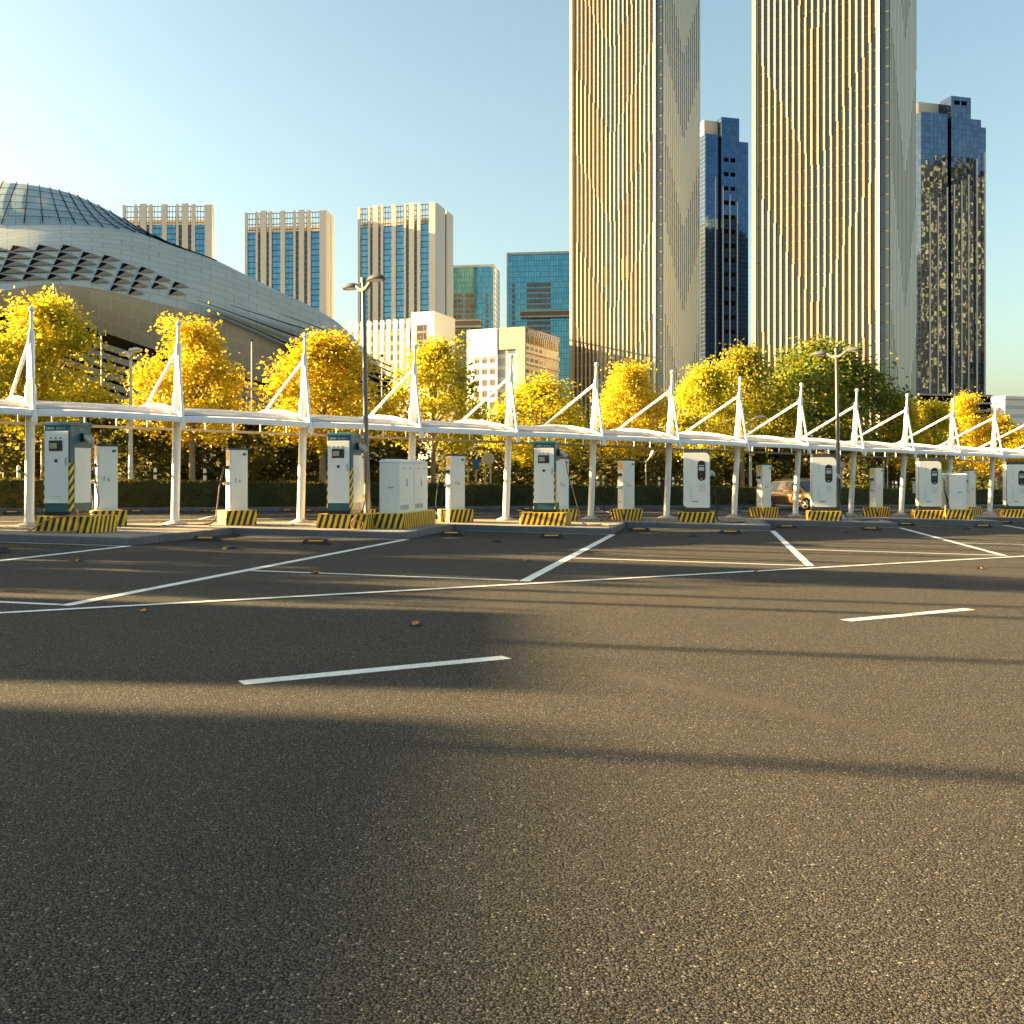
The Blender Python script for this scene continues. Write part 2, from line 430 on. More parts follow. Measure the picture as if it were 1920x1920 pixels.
# bay lines, lane lines (sheets 4 mm above the asphalt, crossing ones 8 mm)
def strip(mb, p, q, w, dz=0.004, n=1):
    p, q = Vector(p[:2]), Vector(q[:2])
    d = (q - p).normalized(); s = Vector((-d.y, d.x)) * (w / 2)
    c = [p - s, q - s, q + s, p + s]
    mb.face([(v.x, v.y, gz(v.x) + dz) for v in c])
LINE_LEN = 12.6
def one_line(name, label, p, q, w, dz=0.004):
    mb = MB(); strip(mb, p, q, w, dz)
    tag(mb.build(name, M['paint']), label, "road marking", group="white lines of the bays", kind='structure')
for j in range(-1, 8):
    q = Q(j)
    one_line("bay_line", "white painted line along a bay", ab(q, 0.04, -0.05), ab(q, -0.0, -LINE_LEN), 0.15)
    one_line("bay_front_line", "white painted line across the open end of a bay", ab(q, -0.1, -LINE_LEN + 0.06), ab(q, -BW + 0.1, -LINE_LEN + 0.06), 0.11)
    one_line("bay_back_line", "white painted line along the kerb of a bay", ab(q, -0.06, -0.16), ab(q, -BW + 0.3, -0.16), 0.09)
a0, a1 = G(0, 1150.5), G(1920, 1043.5)
dd = (a1 - a0).normalized()
one_line("lane_edge_line", "long white painted line along the open bay ends", a0 - dd * 9, a1 + dd * 40, 0.12, 0.009)
for k in range(-2, 6):
    c0, c1 = G(452, 1281), G(950, 1233)
    per = G(1585, 1164) - c0; per.z = 0
    one_line("lane_dash", "white painted dash of the lane centre line", c0 + per * k, c1 + per * k, 0.155)
# far side bays
for k in range(-2, 14):
    p = row(-4 + 4.3 * k, 9.0)
    one_line("far_bay_line", "white painted line of the bays behind the canopy", row(-4 + 4.3 * k, 11.3), row(-7.2 + 4.3 * k, 5.4), 0.13)
one_line("far_lane_line", "long white painted line behind the charging island", row(-30, 5.2), row(90, 5.2), 0.13, 0.009)

# charging island: paving inside a sawtooth kerb
front = []
for j in range(-3, 10):
    front += [ab(Q(j), -BW, 0), ab(Q(j), 0, 0)]
BACK = 0.85
p0, p1 = front[0], front[-1]
def to_row(p):
    d = Vector((p.x, p.y)) - ROW0
    return d.x * UX + d.y * UY, -d.x * UY + d.y * UX
tb0, tb1 = to_row(p0)[0] - 2, to_row(p1)[0] + 2
outline = front + [row(tb1, BACK), row(tb0, BACK)]
def inset(pts, w):
    out = []
    n = len(pts)
    for i in range(n):
        a, b, c = (Vector(pts[(i + k) % n][:2]) for k in (-1, 0, 1))
        d1, d2 = (b - a).normalized(), (c - b).normalized()
        n1, n2 = Vector((-d1.y, d1.x)), Vector((-d2.y, d2.x))
        m = (n1 + n2)
        m = m / max(0.2, 1 + n1.dot(n2))
        out.append(b + m * w)
    return out
inner = inset(outline, 0.13)
mb = MB()
vs = [(p.x, p.y, gz(p.x) + KERB - 0.006) for p in inner]
from mathutils.geometry import tessellate_polygon
tris = tessellate_polygon([[Vector((v[0], v[1], 0)) for v in vs]])
def up(tri):
    a, b, c = (Vector(vs[i][:2]) for i in tri)
    return tri if (b - a).cross(c - a) > 0 else tri[::-1]
mb.mesh(vs, [up(t) for t in tris])
tag(mb.build("island_paving", M['paving']), "pale block paving on top of the charging island", "paving", kind='structure')
mb = MB()
n = len(outline)
for i in range(n):
    a, b = Vector(outline[i][:2]), Vector(outline[(i + 1) % n][:2])
    c, d = inner[(i + 1) % n], inner[i]
    L = (b - a).length
    k = max(1, int(round(L / 1.05)))
    for s in range(k):
        t0, t1 = s / k + 0.003 / L, (s + 1) / k - 0.003 / L
        o0, o1, i1, i0 = a.lerp(b, t0), a.lerp(b, t1), d.lerp(c, t1), d.lerp(c, t0)
        j = random.uniform(-0.004, 0.004)
        vv = [(p.x, p.y, gz(p.x) - 0.05) for p in (o0, o1, i1, i0)] + [(p.x, p.y, gz(p.x) + KERB + j) for p in (o0, o1, i1, i0)]
        mb.mesh(vv, [(3, 2, 1, 0), (4, 5, 6, 7), (0, 1, 5, 4), (1, 2, 6, 5), (2, 3, 7, 6), (3, 0, 4, 7)])
tag(mb.build("island_kerb", M['kerb'], bevel=0.012), "grey granite kerb stones around the charging island", "kerb", kind='structure')

# kerb and verge behind the far bays
mb = MB()
t = -30.0
while t < 95:
    c4 = [row(t, 11.7), row(t + 0.98, 11.7), row(t + 0.98, 11.86), row(t, 11.86)]
    vv = [(p.x, p.y, p.z - 0.05) for p in c4] + [(p.x, p.y, p.z + 0.14) for p in c4]
    mb.mesh(vv, [(3, 2, 1, 0), (4, 5, 6, 7), (0, 1, 5, 4), (1, 2, 6, 5), (2, 3, 7, 6), (3, 0, 4, 7)])
    t += 0.985
tag(mb.build("far_kerb", M['kerb'], bevel=0.012), "grey kerb in front of the clipped hedge", "kerb", kind='structure')
mb = MB()
mb.grid([[row(tt, dd_, 0.125) for tt in (-34, 20, 110)] for dd_ in (11.87, 30.0)])
tag(mb.build("verge", M['soil']), "dark planted verge under the street trees", "verge", kind='structure')

# ------------------------------------------------------------------ canopy
can = thing("canopy", "long white cantilever canopy on thirteen ball topped masts over the chargers", "canopy", row(0, 0, KERB), ROW_RZ)
SP = 3.354
SX, SYL = TILT * UX, -TILT * UY             # ground slope in the canopy's own frame
def cz(x, y): return SX * x + SYL * y
def lean(z): return -0.06 * z
def roof_z(y):                               # height of the roof sheet above the island
    pts = [(-0.60, 2.60), (-0.30, 2.72), (0.3, 2.85), (1.0, 2.95), (1.8, 3.02), (2.6, 3.04), (3.3, 2.98), (4.0, 2.86)]
    for (ya, za), (yb, zb) in zip(pts, pts[1:]):
        if y <= yb: return za + (zb - za) * (y - ya) / (yb - ya)
    return pts[-1][1]
RY = [-0.60 + 0.23 * i for i in range(21)]
K0, K1 = -2, 15
for k in range(K0, K1):
    x = SP * k
    z0 = cz(x, 0)
    def mp(z, dy=0.0): return (x, lean(z) + dy, z0 + z)
    m = MB()
    m.tube([mp(0.0), mp(0.05), mp(2.80), mp(2.86), mp(2.9), mp(3.22), mp(3.30), mp(4.35), mp(4.47), mp(4.52), mp(4.93)],
           [0.112, 0.105, 0.105, 0.105, 0.122, 0.122, 0.092, 0.080, 0.078, 0.042, 0.040], 14)
    mast = m.build("mast", M['white'], can, smooth=True)
    m = MB(); m.lathe([(0.012, -0.075), (0.05, -0.058), (0.075, -0.02), (0.078, 0.01), (0.06, 0.05), (0.03, 0.07), (0.008, 0.077)], 12, mp(4.98))
    m.build("ball_finial", M['white'], mast, smooth=True)
    m = MB(); m.lathe([(0.30, 0.0), (0.29, 0.02), (0.16, 0.075), (0.12, 0.09)], 16, (x, 0, z0 - 0.004))
    m.build("concrete_foot", M['concrete'], mast, smooth=True)
    zb = cz(x, -0.6)
    m = MB(); m.tube([mp(4.42), (x, -0.66, zb + 2.46)], 0.040, 10)
    m.build("front_strut", M['white'], can, smooth=True)
    m = MB(); m.tube([mp(4.38), (x, 2.54, cz(x, 2.54) + roof_z(2.54) + 0.05)], 0.046, 10)
    m.build("rear_strut", M['white'], can, smooth=True)
    m = MB(); m.tube([(x, y, cz(x, y) + roof_z(y) + 0.05) for y in RY], 0.055, 8)
    m.build("roof_rib", M['white'], can, smooth=True)
    m = MB(); m.box(x - 0.055, x + 0.055, -0.72, -0.60, zb + 2.36, zb + 2.53)
    m.build("strut_bracket", M['white'], can, bevel=0.02)
for k in range(K0, K1 - 1):
    xa, xb = SP * k, SP * (k + 1)
    N = 12
    rows_, top, fas = [], [], []
    for i in range(N + 1):
        s = i / N; x = xa + (xb - xa) * s
        arch = 0.025 * math.sin(math.pi * s) ** 0.8
        rows_.append([(x, y, cz(x, y) + roof_z(y) + arch * max(0.0, min(1.0, (y + 0.6) / 1.2)) - 0.02) for y in RY])
    m = MB(); m.grid(rows_)
    m.build("roof_sheet", M['rooftop'], can, smooth=True, solid=0.02)
    m = MB()                                  # front fascia: a curved tension-membrane strip, scalloped upward mid bay
    rr = []
    for i in range(N + 1):
        s = i / N; x = xa + (xb - xa) * s
        arch = 0.025 * math.sin(math.pi * s) ** 0.8
        rr.append([(x, y, cz(x, y) + z + arch) for y, z in ((-0.585, 2.535), (-0.635, 2.530), (-0.645, 2.55), (-0.638, 2.60), (-0.622, 2.655), (-0.57, 2.675))])
    m.grid(rr)
    m.build("fascia", M['membrane'], can, smooth=True, solid=0.025)
    m = MB()
    m.tube([(xa + (xb - xa) * i / N, 0.12, cz(xa + (xb - xa) * i / N, 0.1) + roof_z(0.12) + 0.035 + 0.025 * math.sin(math.pi * i / N) ** 0.8) for i in range(N + 1)], 0.028, 6)
    m.build("purlin", M['white'], can, smooth=True)
    m = MB()
    pts = []
    for i in range(N + 1):
        s = i / N; x = xa + (xb - xa) * s
        pts.append((x, -0.40, cz(x, -0.4) + 2.70 + 0.025 * math.sin(math.pi * s) ** 0.8 - 0.05 * math.sin(math.pi * s) + 0.012 * math.sin(7 * s + k)))
    m.tube(pts, 0.011, 5)
    m.build("loose_cable", M['black'], can, smooth=True)
    m = MB()
    m.box(xa, xb, 3.96, 4.04, 0, 0.075, M=Matrix(((1, 0, 0, 0), (0, 1, 0, 0), (SX, SYL, 1, 2.49), (0, 0, 0, 1))))
    for i in range(4):
        x = xa + (xb - xa) * (i + 0.5) / 4
        z = cz(x, 4.0)
        m.box(x - 0.022, x + 0.022, 3.98, 4.02, z + 2.56, z + 2.87)
    m.build("rear_rail", M['white'], can)

# ------------------------------------------------------------------ chargers
def glyphs(mb, x0, x1, z, h, y, nx, rnd, m=0):
    w = (x1 - x0) / nx
    for i in range(nx):
        a = x0 + w * i
        if rnd.random() < 0.12: continue
        for _ in range(3):
            if rnd.random() < 0.5:
                zz = z + rnd.random() * h * 0.8
                mb.box(a + w * 0.08, a + w * 0.86, y - 0.002, y + 0.001, zz, zz + h * 0.18, m)
            else:
                xx = a + w * (0.08 + 0.6 * rnd.random())
                mb.box(xx, xx + w * 0.18, y - 0.003, y + 0.001, z, z + h, m)
def plinth(parent, x0, x1, y0, y1, h, part="plinth"):
    mb = MB(); mb.box(x0, x1, y0, y1, -0.03, h)
    return mb.build(part, M['stripe'], parent, bevel=0.018)
PH = 0.34
def teal_charger(loc, label, ox, cable_pts, rz=BAY_RZ):
    t = thing("charging_station", label, "charger", loc, rz, "charging stations along the island")
    rnd = random.Random(3)
    plinth(t, -0.655, 0.655, 0.0, 0.98, PH)
    x0, x1, y0, y1 = ox - 0.31, ox + 0.31, 0.10, 0.84
    b = PH; T = PH + 2.0
    m = MB(); m.box(x0 + 0.02, x1 - 0.02, y0 + 0.02, y1 - 0.02, b - 0.01, b + 0.085); m.build("base_frame", M['black'], t)
    m = MB(); m.box(x0, x1, y0, y1, b + 0.08, T - 0.075); body = m.build("body", M['teal'], t, bevel=0.012)
    m = MB(); m.box(x0 - 0.025, x1 + 0.025, y0 - 0.025, y1 + 0.025, T - 0.08, T - 0.035)
    m.mesh([(x0 - .025, y0 - .025, T - .035), (x1 + .025, y0 - .025, T - .035), (x1 + .025, y1 + .025, T - .035), (x0 - .025, y1 + .025, T - .035),
            (x0 + .03, y0 + .03, T), (x1 - .03, y0 + .03, T), (x1 - .03, y1 - .03, T), (x0 + .03, y1 - .03, T)],
           [(4, 5, 6, 7), (0, 1, 5, 4), (1, 2, 6, 5), (2, 3, 7, 6), (3, 0, 4, 7)])
    m.build("roof_cap", M['teal'], t)
    # front door with its screen, lamps, card reader and handle
    dx0, dx1, dz0, dz1 = x0 + 0.025, x1 - 0.035, b + 0.27, T - 0.205
    yf = y0 - 0.014
    m = MB(); m.box(dx0, dx1, yf, y0 - 0.001, dz0, dz1); door = m.build("door", M['cabwhite'], t, bevel=0.006)
    cxm = (dx0 + dx1) / 2
    m = MB(); m.box(cxm - 0.17, cxm + 0.145, yf - 0.012, yf - 0.001, dz1 - 0.42, dz1 - 0.195); m.build("screen_bezel", M['black'], door, bevel=0.006)
    m = MB(); m.box(cxm - 0.145, cxm + 0.02, yf - 0.016, yf - 0.010, dz1 - 0.37, dz1 - 0.25); m.build("screen", M['lcd'], door)
    for i in (-1, 0, 1):
        m = MB(); m.lathe([(0.017, 0), (0.017, 0.014), (0.008, 0.018)], 10, M=Matrix.Translation((cxm - 0.012 + 0.115 * i, yf - 0.001, dz1 - 0.145)) @ Matrix.Rotation(R(90), 4, 'X'))
        m.build("indicator_lamp", M['darkgrey'], door)
    m = MB(); m.box(cxm - 0.04, cxm + 0.03, yf - 0.010, yf - 0.001, dz1 - 0.66, dz1 - 0.595); m.build("card_reader", M['black'], door, bevel=0.006)
    m = MB(); m.box(dx1 - 0.07, dx1 - 0.04, yf - 0.022, yf - 0.001, dz0 + 0.80, dz0 + 0.97); m.build("door_handle", M['greyprint'], door, bevel=0.006)
    m = MB(); glyphs(m, cxm - 0.16, cxm + 0.17, dz0 + 0.135, 0.014, yf - 0.001, 14, rnd); m.build("door_lettering", M['greyprint'], door)
    m = MB(); glyphs(m, x0 + 0.10, x0 + 0.25, T - 0.165, 0.05, y0 - 0.002, 5, rnd); m.build("header_lettering", M['ltteal'], t)
    m = MB(); glyphs(m, x0 + 0.29, x1 - 0.12, T - 0.165, 0.05, y0 - 0.002, 6, rnd); m.build("header_lettering", M['ltteal'], t)
    # side panels, hazard corner tapes
    for sx, nm in ((1, 0), (-1, 1)):
        xs_ = x1 if sx > 0 else x0
        m = MB(); m.box(min(xs_ + sx * 0.001, xs_ + sx * 0.012), max(xs_ + sx * 0.001, xs_ + sx * 0.012), y0 + 0.15, y1 - 0.02, b + 0.27, b + 1.45)
        sp = m.build("side_panel", M['cabwhite'], t, bevel=0.004)
        m = MB()
        m.box(min(xs_, xs_ + sx * 0.005), max(xs_, xs_ + sx * 0.005), y0 - 0.004, y0 + 0.135, b + 0.10, b + 1.12)
        if sx > 0: m.box(x1 - 0.032, x1 + 0.004, y0 - 0.005, y0, b + 0.10, b + 1.12)
        else: m.box(x0 - 0.004, x0 + 0.022, y0 - 0.005, y0, b + 0.10, b + 1.12)
        m.build("hazard_tape", M['stripe_edge'], t)
    # connector parked in its holster on the right side
    hx, hy, hz = x1, (y0 + y1) / 2 + 0.06, b + 1.68
    m = MB(); m.box(hx, hx + 0.07, hy - 0.07, hy + 0.07, hz - 0.10, hz + 0.08); hol = m.build("holster", M['black'], t, bevel=0.012)
    m = MB()
    m.tube([(hx + 0.05, hy, hz + 0.02), (hx + 0.13, hy, hz - 0.035), (hx + 0.22, hy, hz - 0.12)], [0.05, 0.058, 0.04], 10)
    m.tube([(hx + 0.10, hy, hz + 0.045), (hx + 0.20, hy, hz + 0.02), (hx + 0.265, hy, hz - 0.07), (hx + 0.24, hy, hz - 0.14)], [0.016, 0.018, 0.018, 0.018], 8)
    m.build("connector", M['gun'], t, smooth=True)
    m = MB(); glyphs(m, 0, 0.11, b + 1.83, 0.035, 0, 4, rnd)
    m.v = [(x1 + 0.002 - v[1], hy - 0.06 + v[0], v[2]) for v in m.v]
    m.build("side_lettering", M['ltteal'], t)
    pts = [Vector((hx + 0.22, hy, hz - 0.12))] + [Vector((hx + p[0], hy + p[1], p[2])) for p in cable_pts]
    m = MB(); m.tube(spline(pts, 7), 0.017, 7); m.build("cable", M['cable'], t, smooth=True)
    return t
def spline(pts, n):
    pts = [Vector(p) for p in pts]
    out = []
    for i in range(len(pts) - 1):
        a, b, c, d = pts[max(i - 1, 0)], pts[i], pts[i + 1], pts[min(i + 2, len(pts) - 1)]
        for k in range(n):
            t = k / n
            out.append(0.5 * ((2 * b) + (c - a) * t + (2 * a - 5 * b + 4 * c - d) * t * t + (3 * b - a - 3 * c + d) * t ** 3))
    return out + [pts[-1]]
def rounded(x0, x1, z0, z1, rs, n=7):        # corner radii: bl, br, tr, tl ; CCW seen from the front (-y)
    out = []
    for (cx, cz_, r, a0) in ((x0 + rs[0], z0 + rs[0], rs[0], 180), (x1 - rs[1], z0 + rs[1], rs[1], 270), (x1 - rs[2], z1 - rs[2], rs[2], 0), (x0 + rs[3], z1 - rs[3], rs[3], 90)):
        for i in range(n + 1):
            a = R(a0 + 90 * i / n)
            out.append((cx + r * math.cos(a), cz_ + r * math.sin(a)))
    return out
def white_charger(loc, label, ox, cable_pts, gun_up=True, rz=BAY_RZ):
    t = thing("charging_station", label, "charger", loc, rz, "charging stations along the island")
    rnd = random.Random(8)
    plinth(t, -0.56, 0.56, 0.0, 0.95, PH - 0.03)
    b = PH - 0.03
    x0, x1, y0, y1, T = ox - 0.405, ox + 0.405, 0.12, 0.74, b + 1.98
    m = MB(); m.prism(rounded(x0, x1, b - 0.005, T, (0.02,) * 4, 3), y0, y1); m.build("body", M['darkgrey'], t, bevel=0.01)
    yf = y0 - 0.035
    m = MB(); m.prism(rounded(x0 + 0.005, x1 - 0.005, b + 0.14, T - 0.13, (0.14, 0.012, 0.14, 0.012)), yf, y0 + 0.001)
    face = m.build("front_panel", M['cabwhite'], t, bevel=0.006)
    for sx in (x0 - 0.008, x1 + 0.002):
        m = MB(); m.box(sx, sx + 0.006, y0 + 0.05, y1 - 0.05, b + 0.16, T - 0.15); m.build("side_panel", M['cabwhite'], t)
    dx0, dx1, dz0, dz1 = ox + 0.03, ox + 0.27, b + 0.98, b + 1.61
    m = MB(); m.prism(rounded(dx0, dx1, dz0, dz1, (0.12,) * 4), yf - 0.014, yf - 0.001); pod = m.build("display_pod", M['black'], t, bevel=0.004)
    m = MB(); m.box(dx0 + 0.035, dx1 - 0.035, yf - 0.018, yf - 0.012, dz1 - 0.315, dz1 - 0.205); m.build("screen", M['lcdgrey'], pod)
    m = MB(); m.box(dx0 + 0.035, dx1 - 0.035, yf - 0.018, yf - 0.012, dz1 - 0.17, dz1 - 0.14); m.build("light_bar", M['lcdgrey'], pod)
    m = MB(); m.lathe([(0.03, 0), (0.03, 0.005)], 10, M=Matrix.Translation((ox + 0.15, yf - 0.014, dz0 + 0.06)) @ Matrix.Rotation(R(90), 4, 'X') @ Matrix.Diagonal((1.2, 0.7, 1, 1)))
    m.build("button", M['lcdgrey'], pod)
    m = MB(); m.box(dx0 + 0.075, dx1 - 0.08, yf - 0.017, yf - 0.012, dz0 + 0.17, dz0 + 0.25); m.build("card_reader", M['darkgrey'], pod)
    m = MB()
    for i in range(9):
        glyphs(m, ox + 0.06, ox + 0.27, b + 0.86 - i * 0.026, 0.013, yf - 0.001, 12, rnd)
    m.build("notice_text", M['greyprint'], t)
    m = MB()
    for i in range(7):
        glyphs(m, ox - 0.185, ox - 0.125, b + 1.30 + i * 0.045, 0.03, yf - 0.001, 1, rnd)
    m.build("faint_lettering", M['ltteal'], t)
    m = MB()
    for i in range(9):
        glyphs(m, ox - 0.185, ox - 0.135, b + 0.44 + i * 0.034, 0.026, yf - 0.001, 1, rnd)
    m.box(ox - 0.205, ox - 0.198, yf - 0.002, yf, b + 0.40, b + 0.98)
    m.build("turquoise_lettering", M['turq'], t)
    m = MB(); glyphs(m, ox - 0.13, ox + 0.04, b + 0.315, 0.04, yf - 0.002, 4, rnd); m.box(ox - 0.13, ox + 0.04, yf - 0.0025, yf, b + 0.328, b + 0.345)
    m.build("maker_mark", M['navy'], t)
    hx, hy, hz = x1, y0 + 0.22, b + 1.22
    m = MB(); m.box(hx + 0.006, hx + 0.05, hy - 0.05, hy + 0.05, hz - 0.09, hz + 0.09); m.build("holster", M['cabwhite'], t, bevel=0.008)
    m = MB(); m.tube([(hx + 0.03, hy, hz + 0.06), (hx + 0.10, hy, hz), (hx + 0.14, hy, hz - 0.10)], [0.035, 0.045, 0.03], 10); m.build("connector", M['gun'], t, smooth=True)
    pts = [Vector((hx + 0.14, hy, hz - 0.10))] + [Vector((hx + p[0], hy + p[1], p[2])) for p in cable_pts]
    m = MB(); m.tube(spline(pts, 7), 0.022, 7); m.build("cable", M['rubber'], t, smooth=True)
    return t
CH_PX = [117.0, 640.0, 1018.0, 1306.0, 1547.0, 1745.0, 1909.0]
CH_NAME = ["leftmost teal charger", "middle teal charger", "third teal charger", "leftmost white charger",
           "charger behind the lamp post", "charger beside the meter box", "charger at the right edge"]
def ch_loc(k):
    Y = 21.55 + 3.42 * k
    X = (CH_PX[k] - CX) * Y / FPX
    return Vector((X, Y, gz(X) + KERB))
teal_charger(ch_loc(0), "tall teal and white charging station at far left with orange cable draped over its plinth", -0.20,
             [(0.27, 0.0, 1.45), (0.36, -0.05, 1.0), (0.46, -0.1, 0.65), (0.38, -0.15, 0.42), (0.1, -0.35, 0.36), (-0.02, -0.60, 0.34), (-0.35, -0.62, 0.28), (-0.75, -0.63, 0.06), (-0.82, -0.66, 0.02), (-0.5, -0.7, 0.02), (0.2, -0.66, 0.03), (0.3, -0.6, 0.10), (0.28, -0.56, 0.34), (0.15, -0.4, 0.48)])
teal_charger(ch_loc(1), "teal charging station left of the lamp post with brown cable hanging in a coil", -0.10,
             [(0.28, -0.02, 1.4), (0.27, -0.1, 0.9), (0.27, -0.3, 0.5), (0.22, -0.64, 0.3), (0.10, -0.66, 0.18), (0.12, -0.67, 0.03), (0.28, -0.68, -0.02), (0.40, -0.66, 0.10), (0.32, -0.65, 0.2), (0.18, -0.65, 0.16)])
teal_charger(ch_loc(2), "teal and white charging station in mid picture with brown cable trailing right across the paving", 0.02,
             [(0.30, 0.0, 1.4), (0.45, -0.1, 0.95), (0.62, -0.25, 0.4), (0.72, -0.35, 0.1), (0.95, -0.5, 0.02), (1.25, -0.45, 0.02), (1.5, -0.55, 0.02)])
white_charger(ch_loc(3), "white charging station with dark frame, its black cable lying on the kerb", 0.0,
              [(0.17, -0.02, 0.9), (0.22, -0.05, 0.5), (0.22, -0.25, 0.12), (0.45, -0.55, 0.03), (0.85, -0.62, 0.025), (1.05, -0.55, 0.03)])
white_charger(ch_loc(4), "white charging station with dark frame standing behind the right hand lamp post", -0.02,
              [(0.16, -0.02, 0.9), (0.20, -0.05, 0.5), (0.35, -0.3, 0.12), (0.7, -0.55, 0.03), (1.1, -0.35, 0.03), (1.35, -0.5, 0.025)])
white_charger(ch_loc(5), "white charging station with dark frame left of the pale right hand switchgear cabinet", 0.0,
              [(0.16, -0.02, 1.0), (0.30, -0.05, 0.6), (0.42, -0.25, 0.2), (0.5, -0.3, 0.03), (0.4, -0.5, 0.025), (0.3, -0.3, 0.25), (0.2, -0.1, 0.8)])
white_charger(ch_loc(6), "white charging station with dark frame cut off by the right edge", 0.0,
              [(0.16, -0.02, 1.0), (0.30, -0.05, 0.6), (0.42, -0.25, 0.2), (0.6, -0.4, 0.03)])

# narrow socket cabinets
def socket_cabinet(loc, label, sticker, cable):
    t = thing("socket_cabinet", label, "cabinet", loc, ROW_RZ, "narrow socket cabinets on the island")
    plinth(t, -0.40, 0.40, -0.34, 0.34, 0.36)
    b = 0.36; T = b + 1.56
    m = MB(); m.box(-0.235, 0.235, -0.14, 0.14, b - 0.01, T - 0.02); m.build("body", M['cabwhite'], t, bevel=0.008)
    m = MB(); m.box(-0.25, 0.25, -0.155, 0.155, T - 0.03, T + 0.02); m.build("roof_cap", M['darkgrey'], t, bevel=0.006)
    m = MB(); m.box(-0.20, 0.205, -0.152, -0.141, b + 0.06, T - 0.06); door = m.build("door", M['cabwhite'], t, bevel=0.004)
    m = MB(); m.box(0.10, 0.19, -0.156, -0.152, T - 0.17, T - 0.11); m.build("number_plate", M['navy'], door)
    m = MB(); m.box(-0.09, -0.065, -0.168, -0.152, b + 0.70, b + 0.82); m.build("lock", M['greyprint'], door, bevel=0.004)
    m = MB(); m.mesh([(-0.02, -0.154, b + 0.70), (0.06, -0.154, b + 0.70), (0.02, -0.154, b + 0.80)], [(0, 1, 2)]); m.build("warning_triangle", M['greyprint'], door)
    if sticker:
        m = MB(); m.box(-0.240, -0.236, -0.09, 0.09, T - 0.30, T - 0.08); m.build("sticker", M[sticker], t)
    for z in (b + 1.08, b + 0.68):
        m = MB(); m.mesh([(-0.236, -0.06, z + .05), (-0.236, 0.06, z + .05), (-0.236, 0.06, z - .05), (-0.236, -0.06, z - .05), (-0.36, -0.055, z + .02), (-0.36, 0.055, z + .02), (-0.35, 0.055, z - .02), (-0.35, -0.055, z - .02)],
                         [(0, 1, 5, 4), (4, 5, 6, 7), (1, 2, 6, 5), (3, 0, 4, 7), (2, 3, 7, 6)])
        m.build("socket_hood", M['black'] if z > b + 1 else M['gun'], t, bevel=0.006)
    m = MB(); m.box(-0.242, -0.236, -0.03, 0.03, b + 0.2, b + 0.23); m.build("vent", M['black'], t)
    if cable:
        pts = [(-0.34, 0, b + 1.05)] + cable
        m = MB(); m.tube(spline(pts, 6), 0.016, 6); m.build("cable", M['rubber'], t, smooth=True)
    return t
CB = [(199, 986, "narrow white socket cabinet directly right of the leftmost teal charger", 'orange', [(-0.38, -0.02, 1.0), (-0.3, 0.02, 0.6), (-0.33, -0.1, 0.40)]),
      (444, 984, "narrow white socket cabinet standing alone between second and third mast, cable trailing left", 'orange', [(-0.45, -0.02, 1.0), (-0.50, 0.05, 0.4), (-0.65, 0.0, 0.05), (-1.3, 0.1, 0.02), (-1.9, -0.1, 0.02)]),
      (668, 982, "narrow white socket cabinet half hidden behind the middle teal charger", 'orange', None),
      (854, 979, "narrow white socket cabinet between beige double door cabinet and fifth mast, cables looped left", 'orange', [(-0.55, -0.02, 1.2), (-0.62, 0.05, 0.5), (-0.5, 0.0, 0.42), (-0.42, 0.0, 0.9), (-0.30, 0.0, 1.05)]),
      (1050, 977, "narrow white socket cabinet half hidden behind the third teal charger", 'orange', None),
      (1174, 975.5, "narrow white socket cabinet between sixth and seventh mast, black cable loop at its foot", 'orange', [(-0.45, 0, 1.1), (-0.50, 0, 0.5), (-0.75, 0, 0.2), (-0.95, 0, 0.4), (-0.8, 0, 0.55), (-0.6, -0.05, 0.2), (-0.9, -0.1, 0.03)]),
      (1432, 970, "narrow white socket cabinet with yellow sticker in front of the bronze car", 'yellow', [(-0.45, 0, 1.0), (-0.9, 0.1, 0.45), (-1.2, 0.1, 0.05), (-0.7, -0.2, 0.02)]),
      (1643, 968.5, "narrow white socket cabinet with sunlit side left of the eleventh mast", 'yellow', [(-0.42, 0, 1.2), (-0.50, 0, 0.7), (-0.60, 0.0, 0.1)]),
      (1818, 966, "narrow white socket cabinet just right of the pale right hand switchgear cabinet", None, None)]
for px, py, lab, stk, cb in CB:
    v = G(px, py, KERB); d = Vector((v.x, v.y)).normalized() * 0.35
    socket_cabinet((v.x + d.x, v.y + d.y, gz(v.x) + KERB), lab, stk, cb)

